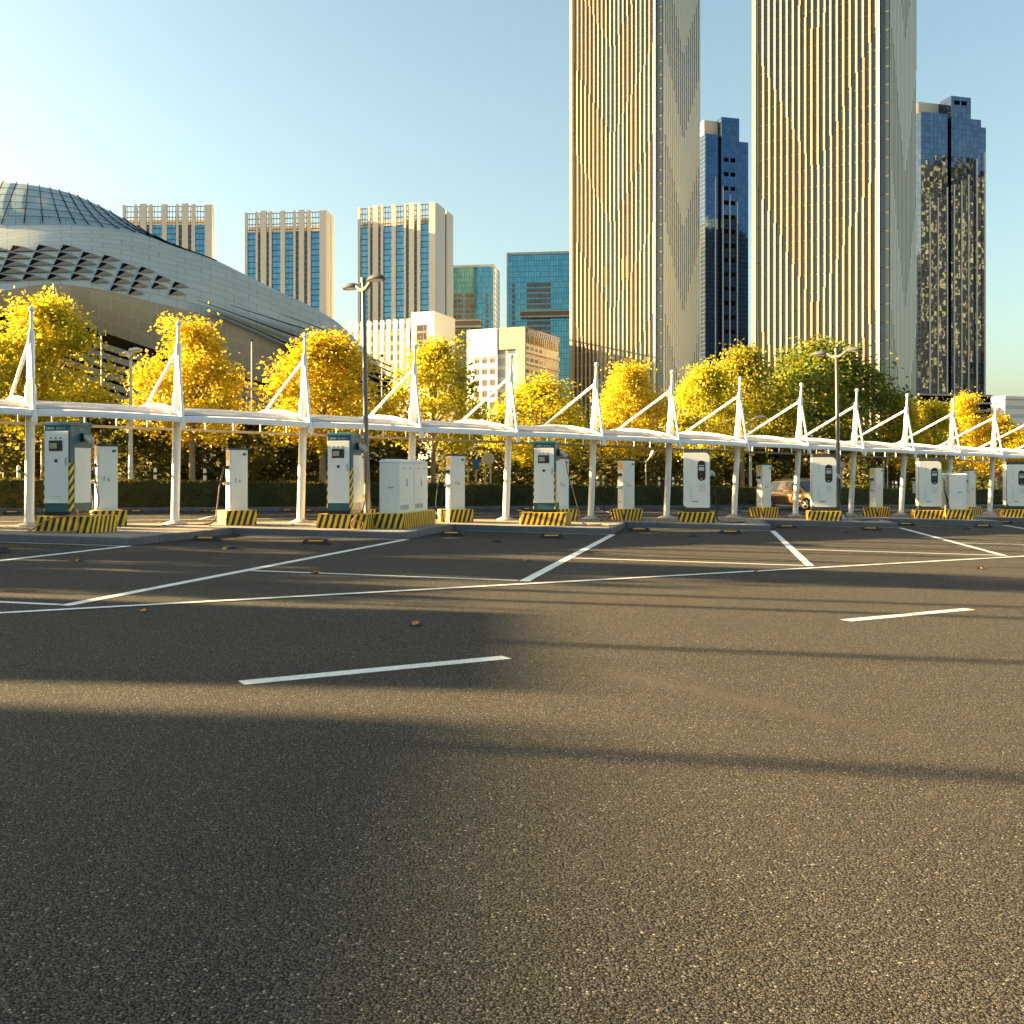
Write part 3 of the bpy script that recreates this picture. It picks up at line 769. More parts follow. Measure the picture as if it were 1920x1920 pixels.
# switchgear cabinets
def switch_cabinet(loc, w, l, h, label, doors):
    t = thing("switchgear_cabinet", label, "cabinet", loc, BAY_RZ, "beige switchgear cabinets")
    plinth(t, -0.18, w + 0.18, -0.18, l + 0.18, 0.36)
    b, T = 0.36, 0.36 + h
    m = MB(); m.box(0, w, 0, l, b - 0.01, T - 0.05); body = m.build("body", M['cabwhite'], t, bevel=0.01)
    m = MB(); m.mesh([(-.03, -.03, T - .05), (w + .03, -.03, T - .05), (w + .03, l + .03, T - .05), (-.03, l + .03, T - .05), (.05, .05, T + .02), (w - .05, .05, T + .02), (w - .05, l - .05, T + .02), (.05, l - .05, T + .02)],
                     [(3, 2, 1, 0), (4, 5, 6, 7), (0, 1, 5, 4), (1, 2, 6, 5), (2, 3, 7, 6), (3, 0, 4, 7)])
    m.build("roof_cap", M['cabwhite'], t)
    for i in range(doors):
        y0, y1 = l * i / doors + 0.02, l * (i + 1) / doors - 0.02
        m = MB(); m.box(w + 0.001, w + 0.014, y0, y1, b + 0.30, T - 0.08); d = m.build("door", M['cabwhite'], t, bevel=0.005)
        m = MB(); m.box(w + 0.014, w + 0.03, (y0 + y1) / 2 - 0.02, (y0 + y1) / 2 + 0.02, b + 0.66, b + 0.86); m.build("door_handle", M['greyprint'], d, bevel=0.004)
        for k in range(2):
            m = MB(); yy = y0 + (y1 - y0) * (0.3 + 0.45 * k); m.box(w + 0.0142, w + 0.0165, yy - 0.1, yy + 0.1, T - 0.22, T - 0.19); m.build("door_label", M['greyprint'], d)
        m = MB(); m.box(w + 0.001, w + 0.010, y0, y1, b + 0.03, b + 0.27); lp = m.build("lower_panel", M['cabwhite'], t, bevel=0.004)
        m = MB()
        for k in range(8): m.box(w + 0.010, w + 0.016, y0 + 0.1 + k * 0.09, y0 + 0.15 + k * 0.09, b + 0.08, b + 0.20)
        m.build("vent_slots", M['greyprint'], lp)
    m = MB(); m.box(0.04, w - 0.04, -0.012, -0.001, b + 0.03, T - 0.08); fp = m.build("end_panel", M['cabwhite'], t, bevel=0.005)
    m = MB(); m.box(w * 0.45, w * 0.72, -0.016, -0.012, b + 0.62, b + 0.66); m.build("name_plate", M['greyprint'], fp)
    return t
v = G(694, 989.5, KERB)
switch_cabinet(ab((v.x, v.y), 0.18, 0.18, KERB), 0.50, 2.6, 1.33, "large beige switchgear cabinet with two side doors right of the left lamp post", 2)
v = G(1770, 973, KERB)
switch_cabinet(ab((v.x, v.y), 0.24, 0.2, KERB), 0.60, 1.5, 1.35, "pale switchgear cabinet behind the cables of a white charger at right", 2)

# meter box on a thin post
v = G(1719, 969, KERB)
t = thing("meter_box", "small white meter box on a thin post left of a white charger", "meter box", v, BAY_RZ)
m = MB(); m.box(-0.03, 0.03, -0.03, 0.03, 0, 0.95); m.build("post", M['polelight'], t)
m = MB(); m.box(-0.14, 0.14, -0.1, 0.1, 0.93, 1.36); m.build("box", M['cabwhite'], t, bevel=0.01)
m = MB(); m.box(-0.17, 0.17, -0.13, 0.13, 1.362, 1.39); m.build("rain_cap", M['cabwhite'], t)

# wheel stops and ground sensors
ws = thing("wheel_stop", "", "wheel stop", (0, 0, 0), BAY_RZ, "black rubber wheel stops")
m = MB(); m.prism([(-0.33, 0), (0.33, 0), (0.235, 0.105), (-0.235, 0.105)], -0.085, 0.085)
m.v = [(x, y * (0.62 if z > 0.05 else 1.0), z) for x, y, z in m.v]
m.build("block", M['rubber'], ws, bevel=0.01)
m = MB(); m.mesh([(-0.17, -0.070, 0.060), (0.17, -0.070, 0.060), (0.165, -0.062, 0.086), (-0.165, -0.062, 0.086)], [(0, 1, 2, 3)])
m.v = [(x, y - 0.003, z) for x, y, z in m.v]
m.build("reflector", M['orange'], ws)
first = True
for j in range(-0, 8):
    for side, a in (("left", -3.72), ("right", -1.22)):
        loc = ab(Q(j), a, -2.35)
        px = CX + FPX * loc.x / loc.y
        if px > 1960 or px < -60: continue
        nm = CH_NAME[j] if j < 7 else "bay beyond the last charger"
        lab = f"black rubber wheel stop with yellow bar, {side} one facing the {nm}"
        if first:
            ws.location = loc; ws["label"] = lab; first = False
        else: dup(ws, loc, BAY_RZ + random.uniform(-0.03, 0.03), lab)
sens = None
for j in range(0, 7):
    loc = ab(Q(j), -2.2, -4.3)
    lab = f"small black ground sensor dome in the bay of the {CH_NAME[j]}"
    if sens is None:
        m = MB(); m.lathe([(0.155, 0), (0.15, 0.02), (0.12, 0.045), (0.06, 0.06), (0.01, 0.062)], 16)
        sens = m.build("ground_sensor", M['rubber'], smooth=True); tag(sens, lab, "ground sensor", "ground sensors in the bays"); sens.location = loc
    else:
        s2 = sens.copy(); COL.objects.link(s2); s2.location = loc; s2["label"] = lab
fw = None
for i, px in enumerate((20, 245, 310, 388, 392, 520, 575, 690, 930, 985, 1110, 1235)):
    loc = row_at_px(px + 8 * (i % 3), 10.4 + 0.3 * (i % 2))
    where = ["left of first mast", "between the first two masts", "just left of second mast", "just right of second mast", "right of second mast, further right", "left of third mast",
             "behind the middle teal charger", "behind the left lamp post", "left of fifth mast", "behind the third teal charger", "right of sixth mast", "left of seventh mast"][i]
    dup(ws, loc, ROW_RZ + R(20), f"black wheel stop of the far bays by the hedge, {where}", "wheel stops of the far bays")

# ------------------------------------------------------------------ lamp posts
def lamp_post(loc, h, label, rz=ROW_RZ, mat='pole', scale=1.0, leanx=-0.017):
    t = thing("lamp_post", label, "lamp post", loc, rz, "double armed lamp posts")
    c, s = math.cos(-rz), math.sin(-rz)
    lx, ly = leanx * c, leanx * s
    def at(z): return (lx * z, ly * z, z)
    m = MB(); m.tube([at(0), at(1.6), at(1.65), at(h * 0.62), at(h)], [0.088, 0.086, 0.078, 0.066, 0.052], 12); m.build("pole", M[mat], t, smooth=True)
    m = MB(); m.lathe([(0.19, 0), (0.19, 0.05), (0.15, 0.09)], 8); m.build("concrete_foot", M['concrete'], t)
    m = MB(); m.lathe([(0.075, 0), (0.075, 0.12), (0.03, 0.15)], 10, at(h - 0.02)); m.build("pole_cap", M[mat], t)
    for s_ in (-1, 1):
        b = Vector(at(h - 0.22))
        m = MB()
        m.tube([b, b + Vector((0, 0.18 * s_, 0.03)), b + Vector((0, 0.42 * s_, 0.17))], [0.075, 0.06, 0.05], 8)
        arm = m.build("arm", M[mat], t, smooth=True)
        c0 = b + Vector((0, 0.74 * s_, 0.20))
        m = MB(); m.lathe([(0.10, -0.055), (0.32, -0.05), (0.35, -0.02), (0.30, 0.03), (0.20, 0.075), (0.06, 0.10), (0.01, 0.10)], 16, M=Matrix.Translation(c0) @ Matrix.Diagonal((0.62, 1.0, 1, 1)))
        head = m.build("lamp_head", M[mat], arm, smooth=True)
        m = MB(); m.lathe([(0.02, -0.075), (0.24, -0.062), (0.25, -0.052), (0.02, -0.051)], 14, M=Matrix.Translation(c0) @ Matrix.Diagonal((0.62, 1.0, 1, 1)))
        m.build("lens", M['lens'], arm, smooth=True)
    return t
v = G(689, 983, KERB)
lamp_post(v, 6.42, "grey double headed lamp post between the middle teal charger and beige cabinet")
Yl = 36.6; xl = (1573.5 - CX) * Yl / FPX
lamp_post((xl, Yl, gz(xl) + KERB), 6.0, "grey double headed lamp post in front of a white charger at right")
v = row_at_px(245, 13.4); v.z += 0.12
lamp_post(v, 5.75, "sunlit pale double headed lamp post behind the hedge at left", mat='polelight', leanx=0.0)
v = row_at_px(1407, 13.8); v.z += 0.12
lamp_post(v, 4.9, "pale lamp post in front of dark green tree behind the hedge", mat='polelight', leanx=0.0)
for px, d, h, w in ((190, 22, 7.6, "thin pale pole before the curved hall, right of the leftmost tree"), (472, 24, 8.2, "thin pale pole before the curved hall, right of the second mast"), (716, 27, 8.4, "thin pale pole before the dark louvres right of the left lamp post")):
    v = row_at_px(px, d)
    t = thing("flag_pole", w, "pole", v, 0, "thin poles in front of the curved hall")
    m = MB(); m.tube([(0, 0, 0), (0, 0, h)], [0.05, 0.03], 8); m.build("pole", M['polelight'], t, smooth=True)
    m = MB(); m.box(-0.09, 0.09, -0.05, 0.05, h - 0.16, h); m.build("pole_top", M['pole'], t, bevel=0.01)

# ------------------------------------------------------------------ hedge
def leaf(mb, p, nrm, L, rnd, m=0):
    n_ = Vector(nrm).normalized()
    a = n_.orthogonal().normalized()
    a.rotate(Matrix.Rotation(rnd.random() * 6.283, 3, n_))
    b = n_.cross(a)
    w = L * 0.42
    mb.face([p - a * L * 0.5, p + b * w + n_ * L * 0.08, p + a * L * 0.55, p - b * w + n_ * L * 0.08], m)
hd = thing("hedge", "long low clipped dark green hedge behind the far bays", "hedge", row(0, 12.5), ROW_RZ)
rnd = random.Random(5)
m = MB()
HT0, HT1, HH = -30.0, 92.0, 1.10
m.box(0, 1, -0.30, 0.42, 0, 1, M=Matrix(((HT1 - HT0, 0, 0, HT0), (0, 1, 0, 0), (SX * (HT1 - HT0), SYL, HH - 0.08, SX * HT0 + 0.05), (0, 0, 0, 1))))
m.build("inner_growth", M['dark'], hd)
m = MB()
for i in range(24000):
    x = rnd.uniform(HT0, HT1)
    if rnd.random() < 0.6:
        y, z = -0.42 + rnd.gauss(0, 0.035), rnd.uniform(0.04, HH)
        nr = Vector((rnd.gauss(0, .5), -1, rnd.gauss(0.2, .5)))
    else:
        y, z = rnd.uniform(-0.45, 0.5), HH + rnd.gauss(0, 0.022)
        nr = Vector((rnd.gauss(0, .5), rnd.gauss(0, .5), 1))
    leaf(m, Vector((x, y, z + cz(x, y))), nr, rnd.uniform(0.07, 0.12), rnd)
m.build("leaves", M['hedge'], hd)

# ------------------------------------------------------------------ trees
def tree_proto(kind, mat, seed, H=8.0, zb=2.9, rx=2.4, clumps=130, per=95, L=0.155, trunk=True):
    rnd = random.Random(seed)
    root = bpy.data.objects.new("plane_tree", None); COL.objects.link(root)
    tops = []
    cl = []
    for i in range(clumps):
        t_ = rnd.random() ** 0.85
        prof = (math.sin(math.pi * min(1.0, 0.16 + 0.84 * t_)) ** 0.62) if t_ < 0.97 else 0.25
        if t_ > 0.6: prof *= 1.0 - 0.35 * (t_ - 0.6) / 0.4
        a = rnd.random() * 6.283
        rr = rx * prof * (0.35 + 0.65 * math.sqrt(rnd.random())) * (0.85 + 0.3 * math.sin(3 * a + seed))
        cl.append(Vector((rr * math.cos(a), rr * math.sin(a), zb + (H - zb) * t_ * 0.97)))
    for i in range(6):                          # sprigs that break the outline
        a = rnd.random() * 6.283
        cl.append(Vector((rx * 0.55 * rnd.random() * math.cos(a), rx * 0.55 * rnd.random() * math.sin(a), H * rnd.uniform(0.94, 1.02))))
    m = MB()
    for c in cl:
        sg = rnd.uniform(0.20, 0.40) * rx / 2.4
        for _ in range(int(per * rnd.uniform(0.6, 1.3))):
            p = c + Vector((rnd.gauss(0, sg), rnd.gauss(0, sg), rnd.gauss(0, sg * 0.85)))
            out = Vector((c.x, c.y, (c.z - (zb + H) / 2) * 0.5)); out = out.normalized() if out.length > 0.01 else Vector((0, 0, 1))
            nr = Vector((rnd.gauss(0, 1), rnd.gauss(0, 1), rnd.gauss(0.35, 0.9))) + out * 0.6
            leaf(m, p, nr, L * rnd.uniform(0.7, 1.25), rnd)
    m.build("crown", mat, root)
    m = MB()
    m.tube([(0, 0, -0.1), (0.02, 0.01, 1.0), (0.0, 0.03, zb + 0.5), (-0.03, 0, zb + (H - zb) * 0.5), (0, 0, H * 0.9)], [0.15, 0.125, 0.105, 0.06, 0.015], 9)
    for c in cl[::5]:
        z0 = max(zb - 0.3, zb - 0.3 + (c.z - zb) * 0.55)
        s = Vector((0, 0, z0))
        m.tube([s, s.lerp(c, 0.5) + Vector((0, 0, -0.12)), c], [0.045, 0.03, 0.01], 6)
    m.build("trunk", M['bark'], root, smooth=True)
    return root
protos = {}
protos['gold_a'] = tree_proto('gold', M['gold1'], 1)
protos['gold_b'] = tree_proto('gold', M['gold1'], 2)
protos['gold_c'] = tree_proto('gold', M['gold2'], 3)
protos['gold_d'] = tree_proto('gold', M['gold2'], 4)
protos['lime'] = tree_proto('lime', M['lime'], 5, rx=2.6)
protos['green'] = tree_proto('green', M['green'], 6, H=9.0, rx=3.2, clumps=190, per=105, L=0.18)
protos['dark_a'] = tree_proto('dark', M['dark'], 7, H=4.6, zb=0.5, rx=2.2, clumps=70, per=60, L=0.22)
protos['dark_b'] = tree_proto('dark', M['dark'], 8, H=4.6, zb=0.7, rx=2.2, clumps=70, per=60, L=0.22)
PH_ = {'gold_a': (8.0, 2.4), 'gold_b': (8.0, 2.4), 'gold_c': (8.0, 2.4), 'gold_d': (8.0, 2.4), 'lime': (8.0, 2.6), 'green': (9.0, 3.2), 'dark_a': (4.6, 2.2), 'dark_b': (4.6, 2.2)}
used = set()
def put_tree(kind, loc, h, r, label, group, rz):
    H0, R0 = PH_[kind]
    sc = (r / R0, r / R0, h / H0)
    root = protos[kind]
    if kind not in used:
        used.add(kind)
        root.location = loc; root.rotation_euler = (0, 0, rz); root.scale = sc
        tag(root, label, "tree", group)
        return root
    o = dup(root, loc, rz, label, group, sc)
    o["category"] = "tree"
    return o
def tree_px(kind, px, ytop, hw, d, label, group, rz):
    v = row_at_px(px, d)
    h = EYE + (HY - ytop) * v.y / FPX - (v.z + 0.12)
    put_tree(kind, (v.x, v.y, v.z + 0.12), 0.95 * h, 1.15 * hw * v.y / FPX, label, group, rz)
GT = "golden street trees behind the hedge"
tree_px('gold_c', 82, 548, 118, 15, "golden plane tree behind the first mast, leftmost in the row", GT, 0.3)
tree_px('gold_a', 360, 598, 98, 15, "golden plane tree behind the second mast", GT, 1.0)
tree_px('gold_b', 606, 622, 112, 15, "golden plane tree behind the third mast", GT, 2.1)
tree_px('gold_d', 812, 636, 82, 15, "golden plane tree behind the fourth mast", GT, 0.2)
tree_px('gold_c', 1012, 708, 98, 15, "low yellow green plane tree between fifth and sixth mast", GT, 3.4)
tree_px('gold_a', 1180, 678, 72, 15, "golden plane tree between sixth and seventh mast", GT, 4.2)
tree_px('gold_d', 1318, 684, 72, 15, "golden plane tree left of the eighth mast", GT, 5.0)
tree_px('lime', 1392, 648, 85, 19, "lime green tree behind the eighth mast", GT, 0.9)
tree_px('green', 1540, 640, 132, 19, "big dark green tree behind ninth and tenth mast and right lamp post", GT, 1.5)
tree_px('gold_b', 1692, 740, 40, 16, "narrow golden tree behind the eleventh mast", GT, 1.1)
tree_px('gold_d', 1752, 752, 48, 16, "golden tree left of the twelfth mast", GT, 2.9)
tree_px('gold_a', 1806, 738, 46, 18, "golden tree with pointed top right of the twelfth mast", GT, 2.2)
tree_px('gold_b', 1872, 776, 52, 16, "golden tree behind the thirteenth mast", GT, 5.5)
tree_px('gold_c', 1955, 790, 60, 16, "golden tree at the right picture edge", GT, 0.4)
tree_px('gold_c', -110, 590, 105, 15, "golden plane tree beyond the left picture edge", GT, 4.1)
DT = "dark green understorey trees behind the hedge"
names = ["at the left picture edge", "behind the leftmost teal charger", "just right of the pale left lamp post", "behind the second mast", "left of the third mast", "behind the third mast", "behind the middle teal charger", "behind the beige cabinet",
         "left of the fifth mast", "behind the fifth mast", "behind the third teal charger", "between sixth and seventh mast", "behind the seventh mast", "behind the leftmost white charger", "behind the eighth mast", "behind the ninth mast", "behind the bronze car",
         "behind the tenth mast", "left of the eleventh mast", "behind the eleventh mast", "behind the twelfth mast", "behind the thirteenth mast"]
for i, px in enumerate((10, 120, 285, 345, 470, 545, 640, 730, 880, 950, 1030, 1130, 1215, 1290, 1360, 1430, 1500, 1590, 1650, 1700, 1790, 1870)):
    v = row_at_px(px, 19.5 + 2.2 * (i % 3))
    put_tree('dark_a' if i % 2 else 'dark_b', (v.x, v.y, v.z + 0.12), 4.0 + 0.5 * ((i * 7) % 4) / 3, 2.5 + 0.4 * (i % 2), "dark green bushy tree under the canopy line, " + names[i], DT, i * 1.3)
# unseen trees added at left, sized so their long shadows cross the asphalt
LT = "added shadow trees out of view at left"
COT = math.cos(SUN_ELEV) / math.sin(SUN_ELEV)
for i, (ys, r, tip, x0) in enumerate(((12.7, 1.5, -4.2, -23.0), (13.6, 1.2, -5.5, -22.0), (16.0, 1.7, 7.0, -22.5), (17.3, 1.3, 3.5, -25.0), (19.8, 1.6, -3.0, -22.0))):
    h = (tip - x0) / (math.cos(SUN_AZ) * COT) - gz(x0) + 0.4
    put_tree('dark_a' if i % 2 else 'dark_b', (x0, ys - math.tan(SUN_AZ) * x0, gz(x0)), h, r * 1.25, "dark green bushy tree added out of view at left for its shadow", LT, i * 0.9)
def flat_roofed(name, label, x1, ys0, ys1, tip, deep, storeys):
    """an unseen flat roofed block added left of the frame; its shadow ends at x = tip between ys0 and ys1"""
    h = (tip - x1) / (math.cos(SUN_AZ) * COT)
    dy = -math.tan(SUN_AZ) * x1
    t = thing(name, label, "building", (x1, ys0 + dy, gz(x1)), 0)
    h -= gz(x1); w = ys1 - ys0
    m = MB(); m.box(-deep, -0.2, 0.15, w - 0.15, -0.3, h - 0.3); m.build("wall", M['beige'], t)
    m = MB(); m.box(-deep - 0.2, 0, 0, w, h - 0.3, h); m.build("roof", M['kerb'], t)
    for k in range(storeys):
        n_ = max(2, int(w / 3.4))
        for i in range(n_):
            y = w * (i + 0.5) / n_; z = h / storeys * k + 0.9
            m = MB(); m.box(-0.21, -0.12, y - 0.7, y + 0.7, z, z + 1.5); m.build("window", M['carglass'], t)
    return t
flat_roofed("added_shadow_block", "low flat roofed block added out of view at left to cast a shadow", -30.0, 7.15, 11.2, 0.25, 6.0, 2)  # added out of view to lay a squared shadow over the lane
flat_roofed("added_office_block", "beige flat roofed block added out of view far left to shade the foreground", -44.0, -34.0, 6.2, 0.15, 14.0, 2)  # unseen block, added to darken the left foreground with a soft-edged shadow
for x0, ys, w in ((-31.0, 5.35, "nearest one"), (-30.5, 8.95, "second nearest one"), (-26.0, 12.0, "further one"), (-28.0, 13.1, "furthest one")):  # unseen posts, added to cast the thin shadow bands
    lamp_post((x0, ys + math.tan(SUN_AZ) * (2.0 - x0), gz(x0)), 11.5, "grey lamp post added out of view at left for its shadow, " + w).scale = (1.25, 1.25, 1.0)

# ------------------------------------------------------------------ bollards and signs beyond the hedge
bo = None
for i, (px, w) in enumerate(((35, "left of the first mast"), (291, "left of the second mast"), (384, "right of the second mast"), (1072, "left of the sixth mast"), (1121, "right of the sixth mast"), (1131, "second one right of the sixth mast"),
                             (1236, "left of the seventh mast"), (1262, "right of the seventh mast"), (1681, "left of the eleventh mast"), (1674, "second one left of eleventh mast"))):
    v = row_at_px(px, 15.5 + (i % 2) * 0.7)
    lab = f"white bollard with dark band behind hedge, {w}"
    if bo is None:
        bo = thing("bollard", lab, "bollard", (v.x, v.y, v.z + 0.12), 0, "white bollards beyond the hedge")
        m = MB(); m.tube([(0, 0, 0), (0, 0, 1.35)], 0.065, 10); m.build("post", M['white'], bo, smooth=True)
        m = MB(); m.lathe([(0.068, 0), (0.068, 0.10)], 10, (0, 0, 1.18)); m.build("band", M['black'], bo, smooth=True)
        m = MB(); m.lathe([(0.07, 0), (0.06, 0.08), (0.01, 0.13)], 10, (0, 0, 1.34)); m.build("cap", M['white'], bo, smooth=True)
    else: dup(bo, (v.x, v.y, v.z + 0.12), 0, lab)
def sign_post(px, d, h, label, name="traffic_sign"):
    v = row_at_px(px, d)
    t = thing(name, label, "sign", (v.x, v.y, v.z + 0.12), 0.0)
    m = MB(); m.tube([(0, 0, 0), (0, 0, h)], 0.04, 8); m.build("post", M['polelight'], t, smooth=True)
    return t, v
FACE = Matrix.Rotation(R(90), 4, 'X')
t, v = sign_post(920, 16.0, 2.45, "round sign seen from its pale grey back, left of the fifth mast")
m = MB(); m.lathe([(0.30, 0), (0.30, 0.02)], 20, M=Matrix.Translation((-0.1, -0.06, 2.2)) @ FACE); m.build("disc", M['signback'], t)
t, v = sign_post(893, 16.5, 2.2, "small blue rectangular sign beside the round sign back")
m = MB(); m.box(-0.16, 0.16, -0.07, -0.045, 1.65, 2.15); m.build("panel", M['blue'], t, bevel=0.01)
m = MB(); m.tube([(-0.4, 0, 0), (-0.4, 0, 1.7), (0.45, 0, 1.7), (0.45, 0, 0)], 0.03, 6); m.build("rack", M['polelight'], t)
t, v = sign_post(1579, 16.0, 2.65, "round red rimmed sign just right of the right lamp post")
m = MB(); m.lathe([(0.27, 0), (0.27, 0.02)], 20, M=Matrix.Translation((0, -0.045, 2.45)) @ FACE); m.build("rim", M['red'], t)
m = MB(); m.lathe([(0.19, 0), (0.19, 0.006)], 20, M=Matrix.Translation((0, -0.067, 2.45)) @ FACE); m.build("disc", M['signback'], t)
t, v = sign_post(1868, 16.0, 2.6, "round no entry sign with white bar near the thirteenth mast")
m = MB(); m.lathe([(0.36, 0), (0.36, 0.02)], 20, M=Matrix.Translation((0, -0.045, 2.3)) @ FACE); m.build("disc", M['red'], t)
m = MB(); m.box(-0.24, 0.24, -0.075, -0.067, 2.24, 2.36); m.build("bar", M['white'], t)
t, v = sign_post(1657, 16.5, 3.4, "grey street name board with two lines on a post above a socket cabinet", "street_sign")
m = MB(); m.box(-0.66, 0.02, -0.08, -0.045, 2.95, 3.32); bd = m.build("board", M['darkgrey'], t, bevel=0.01)
rnd = random.Random(2)
m = MB(); glyphs(m, -0.58, -0.06, 3.18, 0.08, -0.081, 5, rnd); glyphs(m, -0.58, -0.06, 3.02, 0.05, -0.081, 9, rnd); m.build("lettering", M['greyprint'], bd)
for px, w in ((1211, "between seventh mast and leftmost white charger"), (1664, "left of the eleventh mast")):
    t, v = sign_post(px, 16.2, 2.3 if px < 1500 else 3.2, f"pole with bent camera arm beyond the hedge, {w}", "camera_pole")
    h = 2.3 if px < 1500 else 3.2
    m = MB(); m.tube([(0, 0, h - 0.05), (0.15, 0, h + 0.12), (0.34, 0, h + 0.4)], 0.035, 6); m.build("arm", M['polelight'], t, smooth=True)
    m = MB(); m.tube([(0.28, -0.02, h + 0.28), (0.42, -0.04, h + 0.58)], [0.09, 0.10], 8); m.build("camera_housing", M['cabwhite'], t, smooth=True)

# ------------------------------------------------------------------ bronze car
cv = G(1509, 957.5)
hd_ = Vector((0.42, -0.9075))
car = thing("parked_car", "bronze hatchback parked beyond the island, half hidden by a white charger", "car", (cv.x, cv.y + 0.6, gz(cv.x)), math.atan2(hd_.y, hd_.x))
def car_body():
    st = [(-2.12, .62, .42, .72, .80), (-2.05, .76, .30, .92, .93), (-1.8, .86, .24, .97, .97), (-1.2, .90, .22, .985, .985), (-0.3, .905, .22, .985, .985), (0.6, .90, .22, .98, .98), (1.05, .89, .22, .97, .975), (1.45, .87, .24, .90, .95), (1.85, .80, .26, .80, .88), (2.08, .68, .34, .70, .78), (2.16, .55, .42, .62, .68)]
    rows_ = []
    for x, w, zb, zs, zt in st:
        ring = [(x, -w * 0.80, zb), (x, -w * 0.97, zb + 0.10), (x, -w, (zb + zs) / 2), (x, -w * 0.975, zs - 0.10), (x, -w * 0.90, zs), (x, -w * 0.5, zt + .01), (x, 0, zt + .02)]
        rows_.append(ring + [(a, -b, c) for a, b, c in ring[-2::-1]])
    return rows_
m = MB(); rows_ = car_body(); m.grid(rows_)
m.face([rows_[0][i] for i in range(len(rows_[0]))]); m.face([rows_[-1][i] for i in range(len(rows_[-1]) - 1, -1, -1)])
body = m.build("body", M['carpaint'], car, smooth=True)
# cabin
cab = [(-2.02, .80, .93, .78, .96), (-1.72, .82, .95, .66, 1.40), (-1.35, .83, .96, .63, 1.50), (-0.5, .84, .97, .63, 1.55), (0.15, .84, .97, .62, 1.52), (0.45, .84, .96, .62, 1.44), (1.15, .82, .955, .80, .99)]
m = MB(); rws = []
for x, wb, zb, wt, zt in cab:
    ring = [(x, -wb, zb - .03), (x, -wb * .985, zb + (zt - zb) * .12), (x, -(wb + (wt - wb) * .9), zb + (zt - zb) * .9), (x, -wt * .86, zt), (x, -wt * .4, zt + .02), (x, 0, zt + .025)]
    rws.append(ring + [(a, -b, c) for a, b, c in ring[-2::-1]])
m.grid(rws); m.face(rws[0]); m.face(rws[-1][::-1])
m.build("cabin", M['carpaint'], car, smooth=True)
def side_glass(poly, nm):
    for s in (-1, 1):
        m = MB(); pts = []
        for x, f in poly:
            zb, wb, zt, wt = .97, .835, 1.50, .632
            pts.append((x, s * (wb + (wt - wb) * f + 0.012), zb + (zt - zb) * f))
        m.face(pts if s < 0 else pts[::-1]); m.build(nm, M['carglass'], car)
side_glass([(-0.50, .08), (0.78, .08), (0.30, .84), (-0.48, .90)], "front_side_window")
side_glass([(-1.35, .08), (-0.58, .08), (-0.56, .90), (-1.30, .86)], "rear_side_window")
side_glass([(-1.83, .12), (-1.43, .10), (-1.40, .84), (-1.62, .74)], "quarter_window")
m = MB(); m.grid([[(1.16, -.70, 1.0), (1.19, 0, 1.015), (1.16, .70, 1.0)], [(0.80, -.66, 1.215), (0.83, 0, 1.25), (0.80, .66, 1.215)], [(0.47, -.56, 1.43), (0.50, 0, 1.475), (0.47, .56, 1.43)]])
m.v = [(x + .022, y, z + .018) for x, y, z in m.v]; m.build("windscreen", M['carglass'], car, smooth=True)
m = MB(); m.face([(-2.07, .66, 1.0), (-2.07, -.66, 1.0), (-1.77, -.56, 1.38), (-1.77, .56, 1.38)]); m.build("rear_window", M['carglass'], car)
for s in (-1, 1):
    m = MB(); m.box(0.66, 0.84, s * 0.98 - 0.09, s * 0.98 + 0.09, 0.98, 1.10); m.build("wing_mirror", M['black'], car, bevel=0.03)
    m = MB(); m.tube([(-1.3, s * .56, 1.535), (-0.5, s * .57, 1.585), (0.2, s * .56, 1.55)], 0.02, 6); m.build("roof_rail", M['alloy'], car)
    m = MB(); m.box(-1.0, 1.0, s * .80 - .02, s * .895 if s > 0 else s * .80 + .02, 0.20, 0.27) if s > 0 else m.box(-1.0, 1.0, -.90, -.78, 0.20, 0.27); m.build("sill", M['alloy'], car, bevel=0.01)
    m = MB(); m.mesh([(2.0, s * .45, .66), (2.0, s * .74, .66), (1.78, s * .80, .80), (2.0, s * .48, .76)], [(0, 1, 2, 3)]); m.v = [(x + .06, y, z + .01) for x, y, z in m.v]; m.build("headlight", M['headlamp'], car)
for x in (-1.32, 1.33):
    for s in (-1, 1):
        MX = Matrix.Translation((x, s * 0.80, 0.33)) @ Matrix.Rotation(R(90 if s < 0 else -90), 4, 'X')
        m = MB(); m.lathe([(0.21, -.08), (0.31, -.09), (0.33, -.04), (0.33, .07), (0.31, .115), (0.22, .115), (0.215, .06)], 24, M=MX); w_ = m.build("wheel", M['rubber'], car, smooth=True)
        m = MB()
        m.lathe([(0.215, .06), (0.222, .112), (0.195, .112), (0.19, .07)], 24, M=MX)
        for k in range(9): m.box(-0.018, 0.018, 0.03, 0.20, .075, .105, M=MX @ Matrix.Rotation(k * 2 * math.pi / 9, 4, 'Z'))
        m.lathe([(0.05, .07), (0.05, .115), (0.01, .12)], 12, M=MX)
        m.build("rim", M['alloy'], w_)
m = MB(); m.box(2.12, 2.16, -.4, .4, .38, .52); m.build("grille", M['black'], car)

